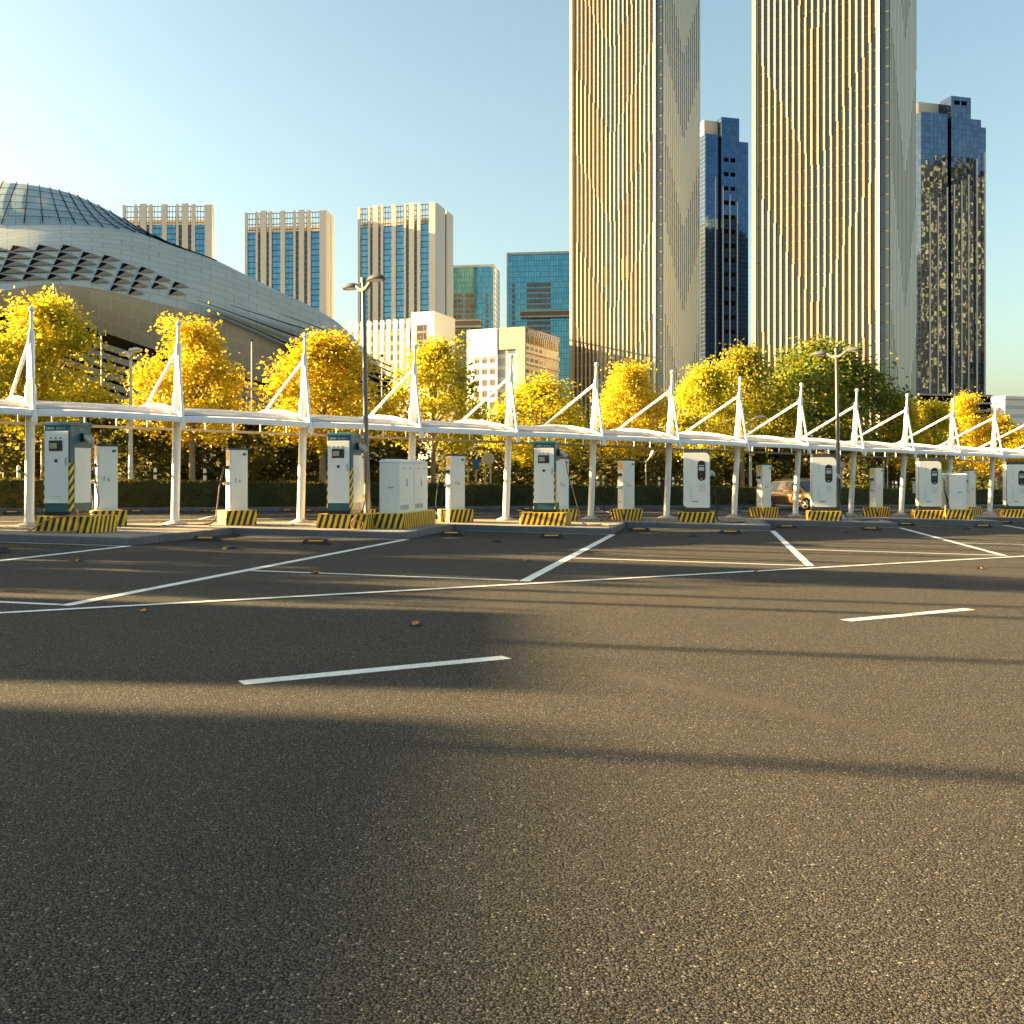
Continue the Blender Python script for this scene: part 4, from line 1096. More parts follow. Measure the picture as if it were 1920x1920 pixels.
# ------------------------------------------------------------------ fallen leaves
lf = None
for px, py, lab in ((145, 1053, "curled brown leaf lying in the leftmost bay"), (780, 1173, "large brown leaf on the asphalt above the near dash"), (986, 1052.5, "brown leaf in the bay right of the middle teal charger"), (1420, 1073, "pale yellow leaf near the long lane line"),
                    (425, 1000, "brown twiggy leaf against the kerb below the second socket cabinet"), (532, 1002, "brown leaf against the kerb left of the middle wheel stop"), (590, 1076, "pale leaf beside the bay front line"), (1835, 1067, "pale leaf near the right end of the lane line"), (268, 1147, "small pale leaf just below the long lane line")):
    v = G(px, py)
    if lf is None:
        m = MB(); pts = [(-.11, 0, .02), (-.05, .05, .045), (.02, .07, .02), (.09, .03, .05), (.13, 0, .03), (.06, -.05, .015), (-.02, -.06, .05), (-.07, -.04, .03)]
        m.mesh(pts + [(0, 0, .006)], [(i, (i + 1) % 8, 8) for i in range(8)])
        lf = m.build("fallen_leaf", M['deadleaf']); tag(lf, lab, "leaf", "fallen leaves"); lf.location = v; o = lf
    else:
        o = lf.copy(); COL.objects.link(o); o.location = v; o["label"] = lab
    o.rotation_euler = (0, 0, random.random() * 6); k = random.uniform(0.55, 0.95); o.scale = (k, k, k)
m = MB(); rnd = random.Random(77)
for i in range(420):
    tt, d = rnd.uniform(-12, 48), rnd.uniform(-1.6, 0.75)
    v = row(tt, d)
    leaf(m, Vector((v.x, v.y, v.z + KERB + 0.012)), (rnd.gauss(0, .3), rnd.gauss(0, .3), 1), rnd.uniform(0.05, 0.13), rnd)
tag(m.build("leaf_litter", M['deadleaf']), "brown leaf litter scattered on the island paving", "leaf litter", kind='stuff')

# ------------------------------------------------------------------ curved hall (left)
def interp(pts, x):
    if x <= pts[0][0]: return pts[0][1]
    for i in range(len(pts) - 1):
        (xa, ya), (xb, yb) = pts[i], pts[i + 1]
        if x <= xb:
            ym = pts[i - 1] if i else (2 * xa - xb, 2 * ya - yb)
            yp = pts[i + 2] if i + 2 < len(pts) else (2 * xb - xa, 2 * yb - ya)
            m0 = (yb - ym[1]) / (xb - ym[0]); m1 = (yp[1] - ya) / (yp[0] - xa)
            h = xb - xa; s = (x - xa) / h
            return (2 * s ** 3 - 3 * s * s + 1) * ya + (s ** 3 - 2 * s * s + s) * h * m0 + (-2 * s ** 3 + 3 * s * s) * yb + (s ** 3 - s * s) * h * m1
    return pts[-1][1]
XL, XR = -170.0, 742.0
C0 = [(-170, 345), (0, 342), (60, 347), (130, 362), (180, 383), (230, 409), (280, 437), (330, 461), (398, 485), (460, 515), (520, 545), (580, 573), (640, 610), (690, 662), (742, 722)]
C1 = [(-170, 430), (0, 423), (130, 422), (200, 428), (260, 439), (330, 464), (398, 487.5), (460, 517), (520, 547), (580, 575), (640, 613), (690, 665), (742, 723)]
C2 = [(-170, 556), (0, 546), (90, 533), (175, 541), (285, 566), (400, 596), (520, 645), (580, 672), (640, 697), (690, 712), (742, 726)]
C3 = [(-170, 590), (0, 590), (105, 602), (170, 616), (280, 652), (400, 690), (520, 724), (600, 736), (690, 738), (742, 738)]
def front_d(x):
    s = max(0.0, (x + 170) / 912.0)
    return 108 + 42 * s ** 1.6
DEP = [lambda x: front_d(x) + 34 * (1 - (x + 170) / 912.0) + 2, lambda x: front_d(x) + 15 * (1 - (x + 170) / 912.0) + 1, lambda x: front_d(x), lambda x: front_d(x) + 1.5]
CC = [C0, C1, C2, C3]
def shell(x, lv):                             # point on the shell; lv 0..3 between the level curves
    i = min(2, int(lv)); f = lv - i
    y = interp(CC[i], x) * (1 - f) + interp(CC[i + 1], x) * f
    da, db = DEP[i](x), DEP[i + 1](x)
    d = da * (1 - f) + db * f - (2.5 * math.sin(math.pi * f) if i == 1 else (4.0 * math.sin(math.pi * f) if i == 0 else 0.4 * math.sin(math.pi * f))) * (1 - (x + 170) / 912.0)
    return P(x, y, d)
hall = thing("concert_hall", "huge curved metal clad hall with glass roof and louvred end at left", "building", (-45, 125, gz(-45)), 0)
HB = Vector((-45, 125, gz(-45)))
def hall_part(mb, name, mat, parent=None, **k):
    mb.v = [tuple(Vector(v) - HB) for v in mb.v]
    return mb.build(name, mat, parent or hall, **k)
NX = 90
XS = [XL + (XR - XL) * i / NX for i in range(NX + 1)]
def arc_uv(rows_):
    uvs = []
    for r in rows_:
        uvs.append([])
    ncol = len(rows_[0])
    mid = rows_[len(rows_) // 2]
    u = [0.0]
    for j in range(1, ncol): u.append(u[-1] + (Vector(mid[j]) - Vector(mid[j - 1])).length)
    for j in range(ncol):
        v = 0.0
        for i in range(len(rows_)):
            if i: v += (Vector(rows_[i][j]) - Vector(rows_[i - 1][j])).length
            uvs[i].append((u[j], v))
    return uvs
M['hallroof'] = mk_uvpanel("hall_glass_roof", (0.27, 0.36, 0.39), (0.31, 0.40, 0.43), (0.06, 0.08, 0.09), 3.0, 1.5, 0.03, 0.5, 0.1)
M['hallgrey'] = mk_uvpanel("hall_grey_panels", (0.50, 0.51, 0.45), (0.455, 0.465, 0.41), (0.19, 0.195, 0.175), 3.4, 1.25, 0.03, 0.5, 0.15)
M['hallbrown'] = mk_uvpanel("hall_bronze_panels", (0.42, 0.355, 0.265), (0.37, 0.31, 0.23), (0.52, 0.46, 0.36), 2.4, 1.5, 0.03, 0.45, 0.2, 0.22)
M['halldark'] = plain("hall_recess", (0.004, 0.004, 0.0045), 0.9)  # near-black: stands for shade in openings and gaps, also colours dark parts
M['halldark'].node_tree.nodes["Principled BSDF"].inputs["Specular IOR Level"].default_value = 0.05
M['halllouvre'] = plain("hall_louvre", (0.25, 0.215, 0.175), 0.5, metal=0.35, scale=0.3)
M['facet'] = plain("hall_facet", (0.26, 0.20, 0.14), 0.45, metal=0.15, scale=0.4)
for nm, l0, l1, nv, mt in (("glass_roof", 0, 1, 8, 'hallroof'), ("upper_shell", 1, 2, 12, 'hallgrey'), ("bronze_band", 2, 3, 6, 'hallbrown')):
    rr = [[shell(x, l0 + (l1 - l0) * i / nv) for x in XS] for i in range(nv + 1)]
    m = MB(); m.grid(rr[::-1], uvs=arc_uv(rr[::-1])); hall_part(m, nm, M[mt], smooth=True)
# back of the hall closes the volume
m = MB()
m.grid([[shell(x, 0) for x in XS], [shell(x, 0) + Vector((0, 22 * (1 - (x + 170) / 930.0), -3)) for x in XS], [Vector((shell(x, 0).x, shell(x, 0).y + 26, 0.0)) for x in XS]])
hall_part(m, "rear_shell", M['hallgrey'], smooth=True)
# recessed lower wall
rr = []
for f in (0, 0.3, 0.65, 1.0):
    r_ = []
    for x in XS:
        y = interp(C3, x) - 3
        r_.append(P(x, y + (915 - y) * f, front_d(x) + 6 + 3 * f))
    rr.append(r_)
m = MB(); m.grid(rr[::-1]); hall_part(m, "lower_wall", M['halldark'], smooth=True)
m = MB(); m.grid([[P(x, 914, front_d(x) + 4.5) for x in XS], [P(x, 818, front_d(x) + 4.5) for x in XS]]); hall_part(m, "plinth_wall", M['hallbrown'])
# roof ribs and purlins
tops = [-40, -18, 8, 33, 54, 75, 95, 112, 130, 147, 165, 185, 207, 232, 260, 292, 325]
bots = [-95, -60, -28, 5, 47, 82, 115, 143, 168, 195, 225, 255, 285, 312, 338, 360, 384]
for a, b in zip(tops, bots):
    m = MB(); m.tube([shell(a + (b - a) * i / 8, i / 8 * 0.98) + Vector((0, -0.25, 0.1)) for i in range(9)], 0.07, 5)
    hall_part(m, "roof_rib", M['halldark'])
for lv in (0.14, 0.30, 0.46, 0.62, 0.80):
    m = MB(); m.tube([shell(x, lv) + Vector((0, -0.2, 0.05)) for x in XS[:58]], 0.035, 4)
    hall_part(m, "roof_purlin", M['halldark'])
# raised near-black triangles for the shade of openings, with bronze facets
def at_px(x, y):                              # a point of the upper shell seen at (x, y)
    ya, yb = interp(C1, x), interp(C2, x)
    return shell(x, 1 + max(0.02, min(0.98, (y - ya) / (yb - ya))))
cols = [(-22, 461, 5, 48), (26, 461, 5, 48), (74, 460, 5, 46), (120, 460, 6, 42), (158, 473, 6, 38), (197, 479, 5, 34), (232, 494, 5, 33), (266, 501, 4, 30), (297, 517, 2, 30), (329, 529, 2, 30)]
for cx0, cy0, n_, wd in cols:
    for r_ in range(n_):
        x, y = cx0 - 6.2 * r_, cy0 + 13.6 * r_
        if y + 12 > interp(C2, x + wd * .5) - 1: continue
        A, B, C, E = at_px(x, y), at_px(x - 5.5, y + 10.5), at_px(x + wd * 0.42, y + 3.5), at_px(x + wd * 0.90, y + 10.5)
        o = Vector((0, -0.22, 0.04))
        m = MB(); m.face([A + o, B + o, C + o]); m.mesh([A, B, C, A + o, B + o, C + o], [(0, 1, 4, 3), (1, 2, 5, 4), (2, 0, 3, 5)]); hall_part(m, "opening_shade", M['halldark'])
        ap = C + Vector((0, -0.45, 0.05)); B2 = at_px(x - 3.5, y + 11.5)
        m = MB(); m.mesh([B2 + o, E + o, ap, C + Vector((0, .1, 0))], [(0, 1, 2), (0, 2, 3), (1, 3, 2)]); hall_part(m, "facade_facet", M['facet'])
# raised near-black strips for the shade of shoulder slits, and horizontal louvres
def ribbon(pts_top, pts_bot, out, nm, mat, x0, x1, n_=24, depth=0.8):
    rr = [[], [], [], []]
    for i in range(n_ + 1):
        x = x0 + (x1 - x0) * i / n_
        d = front_d(x) - out
        rr[0].append(P(x, interp(pts_top, x), d + depth)); rr[1].append(P(x, interp(pts_top, x), d))
        rr[2].append(P(x, interp(pts_bot, x), d)); rr[3].append(P(x, interp(pts_bot, x), d + depth))
    m = MB(); m.grid(rr[::-1]); hall_part(m, nm, M[mat])
for p in ([(372, 563, 1), (470, 598, 2.0), (560, 631, 3), (640, 655, 2.5), (690, 670, 2)], [(431, 571, 1), (540, 606, 2), (620, 630, 2), (668, 650, 1.5)], [(398, 583, 1), (480, 617, 2), (548, 646, 3.5), (620, 668, 3)], [(525, 588, .6), (580, 607, 1.6), (630, 627, 1.5)]):
    top = [(a, b) for a, b, c in p]; bot = [(a, b + c) for a, b, c in p]
    ribbon(top, bot, 1.2, "slit_shade", 'halldark', p[0][0], p[-1][0])
# dark louvred right end
U = [(545, 648), (600, 640), (650, 652), (700, 684), (742, 722)]
L_ = [(545, 790), (600, 800), (650, 805), (700, 805), (742, 805)]
ribbon(U, L_, 1.6, "louvre_recess", 'halldark', 548, 740)
for i in range(13):
    f = (i + 0.5) / 13
    xa = 560 + (1 - min(1, f * 1.2)) * 70
    pts = []
    for k in range(15):
        s = k / 14; x = xa + (738 - xa) * s
        y = 648 + 11.5 * i + (x - 640) * (0.42 - 0.010 * i)
        pts.append(P(x, y, front_d(x) - 2.1))
    m = MB(); m.tube(pts, [0.16] * 15, 4); hall_part(m, "louvre_blade", M['halllouvre'])
# overlapping bronze louvre bands under the band at left
for k in range(7):
    off = 18.0 * k
    top = [(-170, 604 + off), (60, 606 + off), (130, 620 + off), (200, 645 + off * 0.98), (300, 676 + off * 0.93), (420, 704 + off * 0.85), (520, 735 + off * 0.8), (560, 745 + off * 0.8)]
    th = [13.5, 13.5, 12.5, 11.5, 12.5, 14.0, 13.0, 13.0]
    bot = [(a, b + t_) for (a, b), t_ in zip(top, th)]
    ribbon(top, bot, 0.2 - 0.25 * k, "louvre_band", 'halllouvre', -168, 556, 40, 1.0)

# ------------------------------------------------------------------ towers
TR = math.atan2(-0.536, 0.844)
M['bronzeglass'] = curtain("bronze_glass", (0.020, 0.017, 0.014), (0.048, 0.040, 0.031), (0.075, 0.066, 0.052), 1.42, 4.0, 0.0, 0.35, rough=0.12, wob=0.03)
M['fin'] = plain("tower_fin", (0.30, 0.265, 0.195), 0.5, var=0.05, scale=0.1)
M['finshade'] = plain("tower_strip", (0.47, 0.48, 0.40), 0.45, var=0.08, scale=0.05)
M['slot'] = curtain("corner_slot_glass", (0.012, 0.02, 0.026), (0.02, 0.03, 0.036), (0.03, 0.035, 0.04), 50, 4.0, 0, 0.3, rough=0.1)
def pattern(s, z, period, ph):
    f = ((z + ph) / period) % 1.0               # 0 at an apex, growing upward
    return abs(s) < 2 * f if f < 0.5 else abs(s) > 2 * f - 1
def segs(s, H, period, ph):
    out = []; z = 0.0; step = 1.0; cur = pattern(s, 0.1, period, ph); z0 = 0.0
    while z < H:
        z += step
        p_ = pattern(s, z, period, ph)
        if p_ != cur or z >= H:
            out.append((z0, min(z, H), cur)); z0, cur = z, p_
    return out
def fin_tower(px, Y, w, H, label, nl, nr, period, ph_, gap_dark):
    c = P(px, 0, Y); base = gz(c.x)
    t = thing("office_tower", label, "skyscraper", (c.x, c.y, base), TR)
    m = MB(); m.box(-w, -0.3, 0.9, w, -1, H - 1.2); m.build("glass_body", M['bronzeglass'], t)
    m = MB(); m.box(-2.1, -0.25, 0.85, 1.7, -1, H - 1.0); m.build("corner_slot", M['slot'], t)
    span = w - 2.2
    for i in range(nl):                          # fins on the sunlit face (local -y side)
        s = (i + 0.5) / nl * 2 - 1
        x = -w + span * (i + 0.5) / nl + 0.2
        m = MB()
        for z0, z1, on in segs(s, H, period, ph_):
            if on: m.box(x - 0.19, x + 0.19, 0.55, 0.9, z0, z1)
            else: m.box(x - 0.36, x + 0.07, 0.50, 0.9, z0, z1)
        m.build("fin", M['fin'], t)
    for i in range(nr):                          # strips on the shaded face (local +x side)
        s = (i + 0.5) / nr * 2 - 1
        y = 2.0 + (w - 2.2) * (i + 0.5) / nr
        hw = (w - 2.2) / nr / 2
        m = MB()
        for z0, z1, on in segs(s, H, period, ph_):
            k = gap_dark if on else 0.74
            m.box(-0.3, -0.18 if on else -0.08, y - hw * k, y + hw * k, z0, z1)
        m.build("strip", M['finshade'], t)
    m = MB(); m.box(-w - 0.3, -w + 0.6, 0.3, w, -1, H); m.build("edge_pier", M['fin'], t)
    m = MB(); m.box(-2.5, -2.1, 0.3, 0.9, -1, H); m.box(-0.6, -0.1, 1.7, 2.1, -1, H); m.build("corner_pier", M['finshade'], t)
    m = MB(); m.box(-w, -0.6, 0.6, w, H - 1.2, H); m.build("roof_slab", M['finshade'], t)
    return t
M['orangepane'] = plain("orange_pane", (0.16, 0.07, 0.02), 0.5)
t1 = fin_tower(1240, 300, 30.6, 172, "tall finned tower with diamond pattern in mid picture, rising out of frame", 20, 18, 53.0, -51.0, 0.46)
for i, (x, z) in enumerate(((-19.3, 66), (-18.0, 66.5), (-13.3, 67.5), (-12.0, 68))):
    m = MB(); m.box(x - 0.4, x + 0.4, 0.80, 0.89, z - 6.5, z); m.build("orange_window", M['orangepane'], t1)
t2 = fin_tower(1667, 223, 30.6, 120, "wide finned tower with dark glass at right, cut by the top edge", 20, 20, 62.0, -40.0, 0.50)

M['blueglass'] = curtain("blue_glass", (0.03, 0.075, 0.15), (0.045, 0.095, 0.18), (0.012, 0.02, 0.035), 1.35, 1.75, 0.14, 0.14, rough=0.05, metal=0.85, wob=0.012)
M['blueglass_dark'] = curtain("dark_blue_glass", (0.06, 0.095, 0.15), (0.085, 0.125, 0.185), (0.01, 0.012, 0.016), 1.5, 1.75, 0.14, 0.14, rough=0.03, metal=0.85, wob=0.028)
M['paleline'] = plain("pale_mullion", (0.62, 0.62, 0.58), 0.5)
B_RZ = math.atan2(0.26, 0.966)
def blue_tower(px0, px1, Y, tops, label, glassmat, side_px, lines_px, line_top):
    c = P(px0, 0, Y); c.z = gz(c.x)
    w = (px1 - px0) * Y / FPX / (0.966 - 0.26 * (px1 - CX) / FPX)
    t = thing("glass_tower", label, "skyscraper", c, B_RZ)
    zt = lambda y: EYE + (HY - y) * Y / FPX - c.z
    u = lambda p: (p - px0) / (px1 - px0) * w
    for i, (a, b, yt, dep) in enumerate(tops):
        m = MB(); m.box(u(a) + 0.01 * i, u(b), dep, 26 + i * .05, -1, zt(yt)); m.build("glass_block", M[glassmat], t)
    for p, yt in zip(lines_px, line_top):
        m = MB(); m.box(u(p) - 0.16, u(p) + 0.16, -0.35, 0.1, 0, zt(yt)); m.build("vertical_fin", M['paleline'], t)
    return t, u, zt
bt, u, zt = blue_tower(1322, 1404, 400, [(1322, 1346, 250, 0.0), (1346, 1352, 256, 2.0), (1352, 1386, 216, 0.0), (1386, 1404, 259, 0.4)],
                       "slim dark blue glass tower seen between the two finned towers", 'blueglass', None, [1341, 1355, 1368, 1382], [330, 347, 362, 374])
m = MB(); m.box(u(1326), u(1352) - 0.02, 3, 24, zt(249), zt(220)); m.build("roof_house", M['beige'], bt)
for i in range(13):
    for p in (1361.5, 1374):
        m = MB(); m.box(u(p) - 1.0, u(p) + 1.0, -0.06, 0.05, zt(300 + 27 * i), zt(292 + 27 * i))
        m.build("dark_window", M['halldark'], bt)
bt, u, zt = blue_tower(1727, 1852, 320, [(1727, 1776, 209, 0.0), (1776, 1783, 214, 2.5), (1783, 1820, 173, 0.0), (1820, 1841, 212, 0.4), (1841, 1852, 225, 0.8)],
                       "dark glass tower with golden reflections behind the right finned tower", 'blueglass_dark', None, [1743, 1758, 1775, 1788, 1802, 1815, 1831, 1846], [365, 368, 347, 341, 332, 320, 288, 274])
m = MB(); m.box(u(1745), u(1783) - 0.02, 6, 24, zt(207), zt(176)); m.build("roof_house", M['beige'], bt)
for p in (1794, 1807):
    m = MB(); m.box(u(p) - 1.0, u(p) + 1.0, -0.06, 0.05, zt(189), zt(181)); m.build("dark_window", M['halldark'], bt)
# podium of louvres at its foot
c = P(1722, 0, 285); c.z = gz(c.x)
pod = thing("podium_block", "dark louvred podium at the foot of the right glass tower", "building", c, B_RZ)
hp = EYE + (HY - 737) * 285 / FPX - c.z
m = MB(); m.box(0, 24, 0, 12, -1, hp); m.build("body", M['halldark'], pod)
for i in range(6):
    m = MB(); m.box(-0.2, 24.2, -0.5, -0.01, hp - 0.6 - i * 2.1, hp - 0.1 - i * 2.1); m.build("louvre", M['greyprint'], pod)
# unseen tower added at right so that glass shows gold reflections
M['goldwall'] = curtain("added_reflection_wall", (0.035, 0.032, 0.028), (0.02, 0.02, 0.02), (0.60, 0.50, 0.30), 9.0, 3.6, 1.6, 0.0, rough=0.4)
off = thing("added_office_block", "block added out of view at right for gold reflections in the dark glass tower", "building", (330, 165, -1), R(8))
m = MB(); m.box(0, 40, -70, 60, -1, 150); m.box(2, 30, -40, 10, 149, 172); m.build("body", M['goldwall'], off)

# ------------------------------------------------------------------ apartment slabs
M['cream'] = plain("cream_pier", (0.64, 0.59, 0.50), 0.7, var=0.05, scale=0.1)
M['tealglass'] = curtain("teal_glass_bay", (0.085, 0.25, 0.38), (0.13, 0.32, 0.46), (0.03, 0.05, 0.07), 2.2, 3.1, 0.15, 0.55, rough=0.08, metal=0.8, wob=0.02)
M['brownbay'] = curtain("brown_window_bay", (0.05, 0.04, 0.035), (0.09, 0.07, 0.06), (0.16, 0.12, 0.10), 2.6, 3.1, 0.2, 0.8, rough=0.2)
M['lattice'] = curtain("roof_lattice", (0.5, 0.58, 0.62), (0.42, 0.5, 0.55), (0.10, 0.08, 0.07), 3.0, 3.4, 0.5, 0.5, rough=0.2)
def apartment(px0, px1, ytop, Y, rz, label, side_w, grp="cream and teal apartment slabs"):
    c = P(px0, 0, Y); c.z = gz(c.x) - 1
    ca, sa = math.cos(rz), math.sin(rz)
    w = (px1 - px0) * Y / FPX / (ca - sa * (px0 - CX) / FPX)
    H = EYE + (HY - ytop) * Y / FPX - c.z
    t = thing("apartment_block", label, "apartment block", c, rz, grp)
    m = MB(); m.box(0.5, w - 0.95, 1.0, min(17, side_w + 3), 0, H - 11); m.build("core", M['cream'], t)
    bays = [(0.00, 0.03, 'p', -1), (0.03, 0.135, 't', 0), (0.135, 0.16, 'p', 0), (0.16, 0.195, 'b', 0), (0.195, 0.265, 'p', 1), (0.265, 0.30, 'b', 0), (0.30, 0.33, 'p', 0), (0.33, 0.44, 't', 0), (0.44, 0.495, 'p', 0),
            (0.495, 0.60, 't', 0), (0.60, 0.625, 'p', 0), (0.625, 0.665, 'b', 0), (0.665, 0.73, 'p', 1), (0.73, 0.77, 'b', 0), (0.77, 0.81, 'p', 0), (0.81, 0.92, 't', 0), (0.92, 1.0, 'p', -1)]
    for a, b, k, e in bays:
        x0, x1 = a * w, b * w
        if k == 'p':
            m = MB(); m.box(x0, x1, -0.9, 1.0, 0, H + 0.35 * e); m.build("pier", M['cream'], t)
        else:
            m = MB(); m.box(x0 + .02, x1 - .02, 0.05, 0.98, 0, H - 11.0); m.build("window_bay", M['tealglass' if k == 't' else 'brownbay'], t)
            f = MB()
            for i in range(4): f.box(x0 + .02, x1 - .02, 0.1, 0.4, H - 1.1 - i * 3.0, H - 0.7 - i * 3.0)
            for i in range(3 if k == 't' else 1):
                xx = x0 + (x1 - x0) * (i + 0.5) / (3 if k == 't' else 1); f.box(xx - 0.12, xx + 0.12, 0.41, 0.7, H - 11, H - 0.7)
            f.build("crown_lattice", M['brownbay'], t)
    m = MB(); m.box(0.5, w - 1.0, 4, min(16, side_w + 2.5), H - 11, H - 7.2); m.build("plant_room", M['beige'], t)
    if side_w:
        m = MB(); m.box(w - 0.9, w, 1.01, side_w * 0.52, 0, H); m.box(w - 0.9, w, side_w * 0.62, side_w, 0, H); m.build("side_wall", M['cream'], t)
        m = MB(); m.box(w - 1.0, w - 0.5, side_w * 0.52, side_w * 0.62, 0, H - 2); m.build("side_window_strip", M['brownbay'], t)
    return t
apartment(231, 398, 384, 560, R(-1), "cream and teal apartment slab behind the curved hall, leftmost of three", 3)
apartment(460, 611, 398, 560, R(-6), "cream and teal apartment slab in the middle of three, above hall roof", 15)
apartment(672, 814, 389, 560, R(-15), "cream and teal apartment slab, rightmost of three, with broad side wall", 30)

# teal glass towers
M['curtain_teal'] = curtain("teal_curtain_wall", (0.08, 0.26, 0.36), (0.12, 0.33, 0.42), (0.03, 0.07, 0.09), 1.6, 3.2, 0.16, 0.22, rough=0.05, metal=0.8, wob=0.007)
M['skybridge'] = plain("bridge_cladding", (0.13, 0.09, 0.07), 0.6)
M['whiteside'] = curtain("white_side_wall", (0.05, 0.06, 0.08), (0.08, 0.08, 0.09), (0.70, 0.68, 0.64), 2.4, 3.2, 1.2, 1.6, rough=0.3)
def teal_tower(px0, px1, ytop, Y, rz, label, side, bridge, stacks):
    c = P(px0, 0, Y); c.z = gz(c.x) - 1
    w = (px1 - px0) * Y / FPX / (math.cos(rz) - math.sin(rz) * (px0 - CX) / FPX)
    H = EYE + (HY - ytop) * Y / FPX - c.z
    t = thing("glass_block", label, "office block", c, rz, "teal glass blocks")
    u = lambda p: (p - px0) / (px1 - px0) * w
    m = MB(); m.box(0.2, w - 0.2, 0, 20, 0, H - 1); m.build("glass_wall", M['curtain_teal'], t)
    m = MB(); m.box(0, 0.9, -0.4, 21, 0, H); m.box(w - 0.9, w, -0.4, 21, 0, H); m.box(0.91, w - 0.91, -0.4, 21, H - 1.3, H); m.build("frame", M['greyprint'], t)
    if side: m = MB(); m.box(w + 0.01, w + 0.3, -0.3, 20.9, 0, H - 0.5); m.build("side_wall", M['whiteside'], t)
    for p, wd in stacks:
        m = MB()
        n_ = int((H - 18) / 3.2)
        for i in range(n_): m.box(u(p) - wd, u(p) + wd, -0.12, 0.05, 4 + i * 3.2, 6.2 + i * 3.2)
        m.build("dark_window_stack", M['brownbay'], t)
    ya, yb, pa, pb = bridge
    z0, z1 = EYE + (HY - yb) * Y / FPX - c.z, EYE + (HY - ya) * Y / FPX - c.z
    m = MB(); m.box(u(pa), u(pb), -3.5, -0.5, z0, z1); br = m.build("sky_bridge", M['skybridge'], t)
    m = MB(); m.box(u(pa) - .2, u(pb) + .2, -3.7, -0.5, z1, z1 + 0.7); m.box(u(pa) - .2, u(pb) + .2, -3.7, -0.5, z0 - 0.7, z0); m.build("edge_trim", M['greyprint'], br)
    return t
teal_tower(841, 927, 498, 620, R(-7), "teal glass block with white windowed side, left of the finned tower pair", True, (604, 613, 843, 902), [(858, 3.2), (881, 3.2), (913, 0.8)])
teal_tower(950, 1082, 474, 600, R(-7), "wider teal glass block partly hidden by the tall finned tower", False, (587, 595, 977, 1080), [(963, 0.8), (999, 3.6), (1021, 3.6)])

# white hotel behind the hall's tip
M['hotelwall'] = curtain("hotel_wall", (0.20, 0.22, 0.24), (0.34, 0.33, 0.30), (0.78, 0.73, 0.62), 3.6, 3.5, 1.5, 1.5, rough=0.25)
def low_block(name, label, px0, px1, ytop, Y, rz, depth, wallmat, build_extra):
    c = P(px0, 0, Y); c.z = gz(c.x) - 1
    w = (px1 - px0) * Y / FPX / (math.cos(rz) - math.sin(rz) * (px0 - CX) / FPX)
    H = EYE + (HY - ytop) * Y / FPX - c.z
    t = thing(name, label, "building", c, rz)
    m = MB(); m.box(0, w, 0, depth, 0, H); m.build("wall", M[wallmat], t)
    build_extra(t, w, H, depth)
    return t
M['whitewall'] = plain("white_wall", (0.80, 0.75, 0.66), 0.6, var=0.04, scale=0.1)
def hotel_x(t, w, H, d):
    for i in range(11):
        x = w * (i + 0.5) / 11
        m = MB(); m.box(x - 0.55, x + 0.55, -1.2, -0.02, 0, H + 4.0); m.build("pier", M['whitewall'], t)
    for z in (H, H + 2.6):
        m = MB(); m.box(-0.5, w, -0.9, -0.2, z + 0.1, z + 0.5); m.build("parapet_rail", M['whitewall'], t)
    m = MB(); m.box(w + 0.01, w + 9, -1.0, d, 0, H + 6.2); m.build("stair_tower", M['whitewall'], t)
    m = MB(); m.box(w + 2, w + 6, -1.06, -0.9, H - 12, H + 1.5); m.build("recess", M['brownbay'], t)
low_block("white_hotel", "glaring white gridded building behind the tip of the curved hall", 640, 770, 626, 380, R(-20), 18, 'hotelwall', hotel_x)
M['officelesssun'] = plain("office_beige_less_sun", (0.34, 0.29, 0.21), 0.7, var=0.05, scale=0.1)  # front colour darkened for the plane that catches less sun
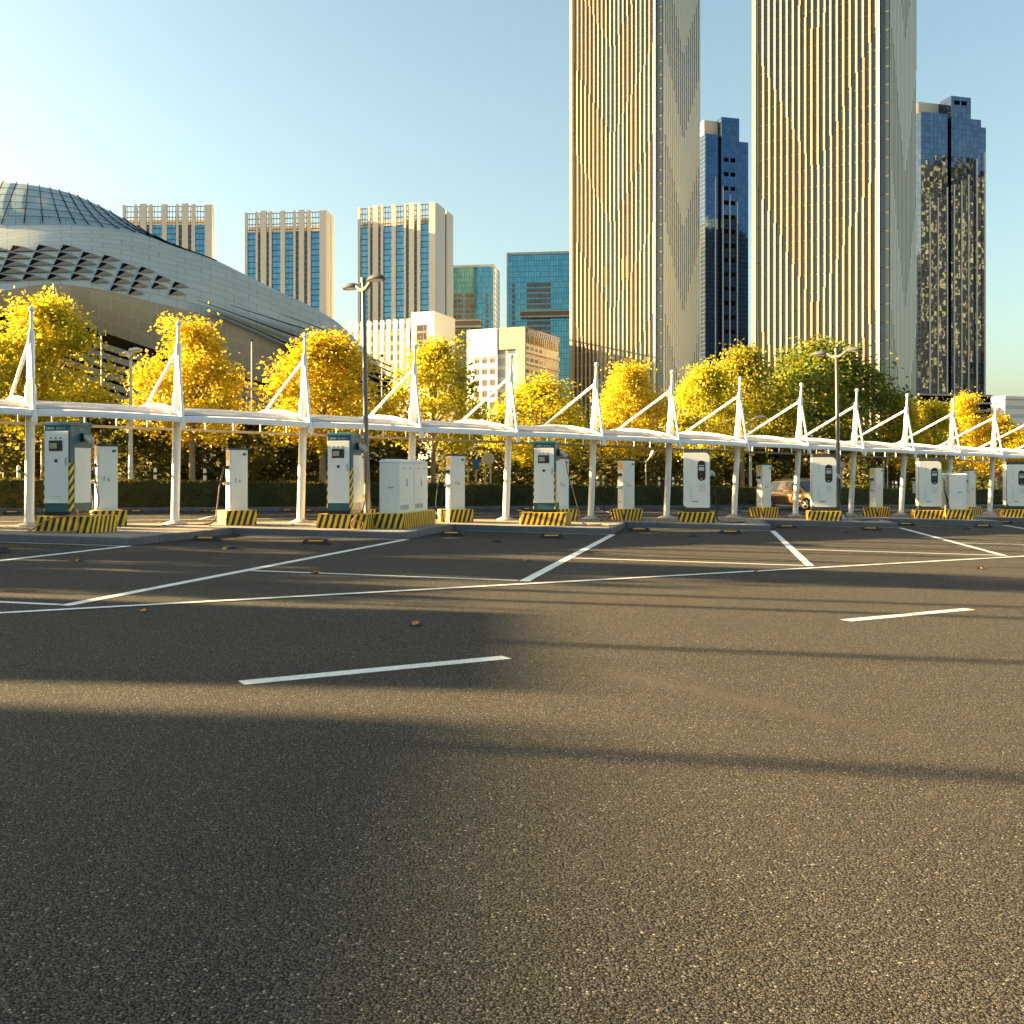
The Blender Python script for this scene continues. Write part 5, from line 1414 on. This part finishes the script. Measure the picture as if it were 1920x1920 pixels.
M['officegrid'] = curtain("office_grid", (0.10, 0.11, 0.12), (0.30, 0.32, 0.33), (0.60, 0.51, 0.38), 3.4, 3.4, 0.9, 1.15, rough=0.15, blind=0.2)
# beige office: left wing white, front darker to stand for uneven sun; gridded right face
c = P(985, 0, 300); c.z = gz(c.x) - 1
OR = math.atan2(-0.42, 0.907)
t = thing("beige_office", "beige office block with white sunlit corner in front of teal glass blocks", "building", c, OR)
H = EYE + (HY - 620) * 300 / FPX - c.z
m = MB(); m.box(-18.5, -0.3, 0.3, 26.5, 0, H - 0.5); m.build("core", M['officegrid'], t)
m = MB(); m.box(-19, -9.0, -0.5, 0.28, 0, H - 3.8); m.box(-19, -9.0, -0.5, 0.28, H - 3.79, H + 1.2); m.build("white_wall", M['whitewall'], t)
m = MB(); m.box(-8.99, 0, -0.3, 0.28, H - 5.2, H + 1.2); m.box(-2.6, 0, -0.3, 0.28, 0, H - 5.21); m.build("less_sunlit_wall", M['officelesssun'], t)
m = MB()
for i in range(10):
    for k in range(3): m.box(-16.5 + k * 2.6, -15.0 + k * 2.6, -0.56, -0.45, H - 9 - i * 3.4, H - 7 - i * 3.4)
m.build("wing_windows", M['brownbay'], t)
m = MB()
for i in range(11): m.box(-0.28, 0.10, 0.6, 26.5, H - 6.2 - 3.4 * i, H - 5.4 - 3.4 * i)
m.build("floor_band", M['cream'], t)
m = MB()
for i in range(17): m.box(-0.1, 0.15, 0.9 + i * 1.55, 1.05 + i * 1.55, H - 3.5, H + 0.6)
m.box(-0.1, 0.2, 0.6, 26.5, H + 0.6, H + 1.1)
m.build("roof_screen", M['brownbay'], t)

# pale building at the far right
M['palewall'] = curtain("pale_wall", (0.55, 0.50, 0.42), (0.6, 0.55, 0.48), (0.82, 0.78, 0.70), 40, 3.6, 0, 2.2, rough=0.5)
def pale_x(t, w, H, d):
    m = MB(); m.box(-0.3, w + .3, -0.4, d, H, H + 1.2); m.build("parapet", M['whitewall'], t)
    m = MB(); m.box(-6, -0.01, 3, d, 0, H - 3); m.build("side_wing", M['whitewall'], t)
low_block("pale_office", "pale sunlit office block low at the right edge", 1884, 1990, 748, 420, R(18), 20, 'palewall', pale_x)
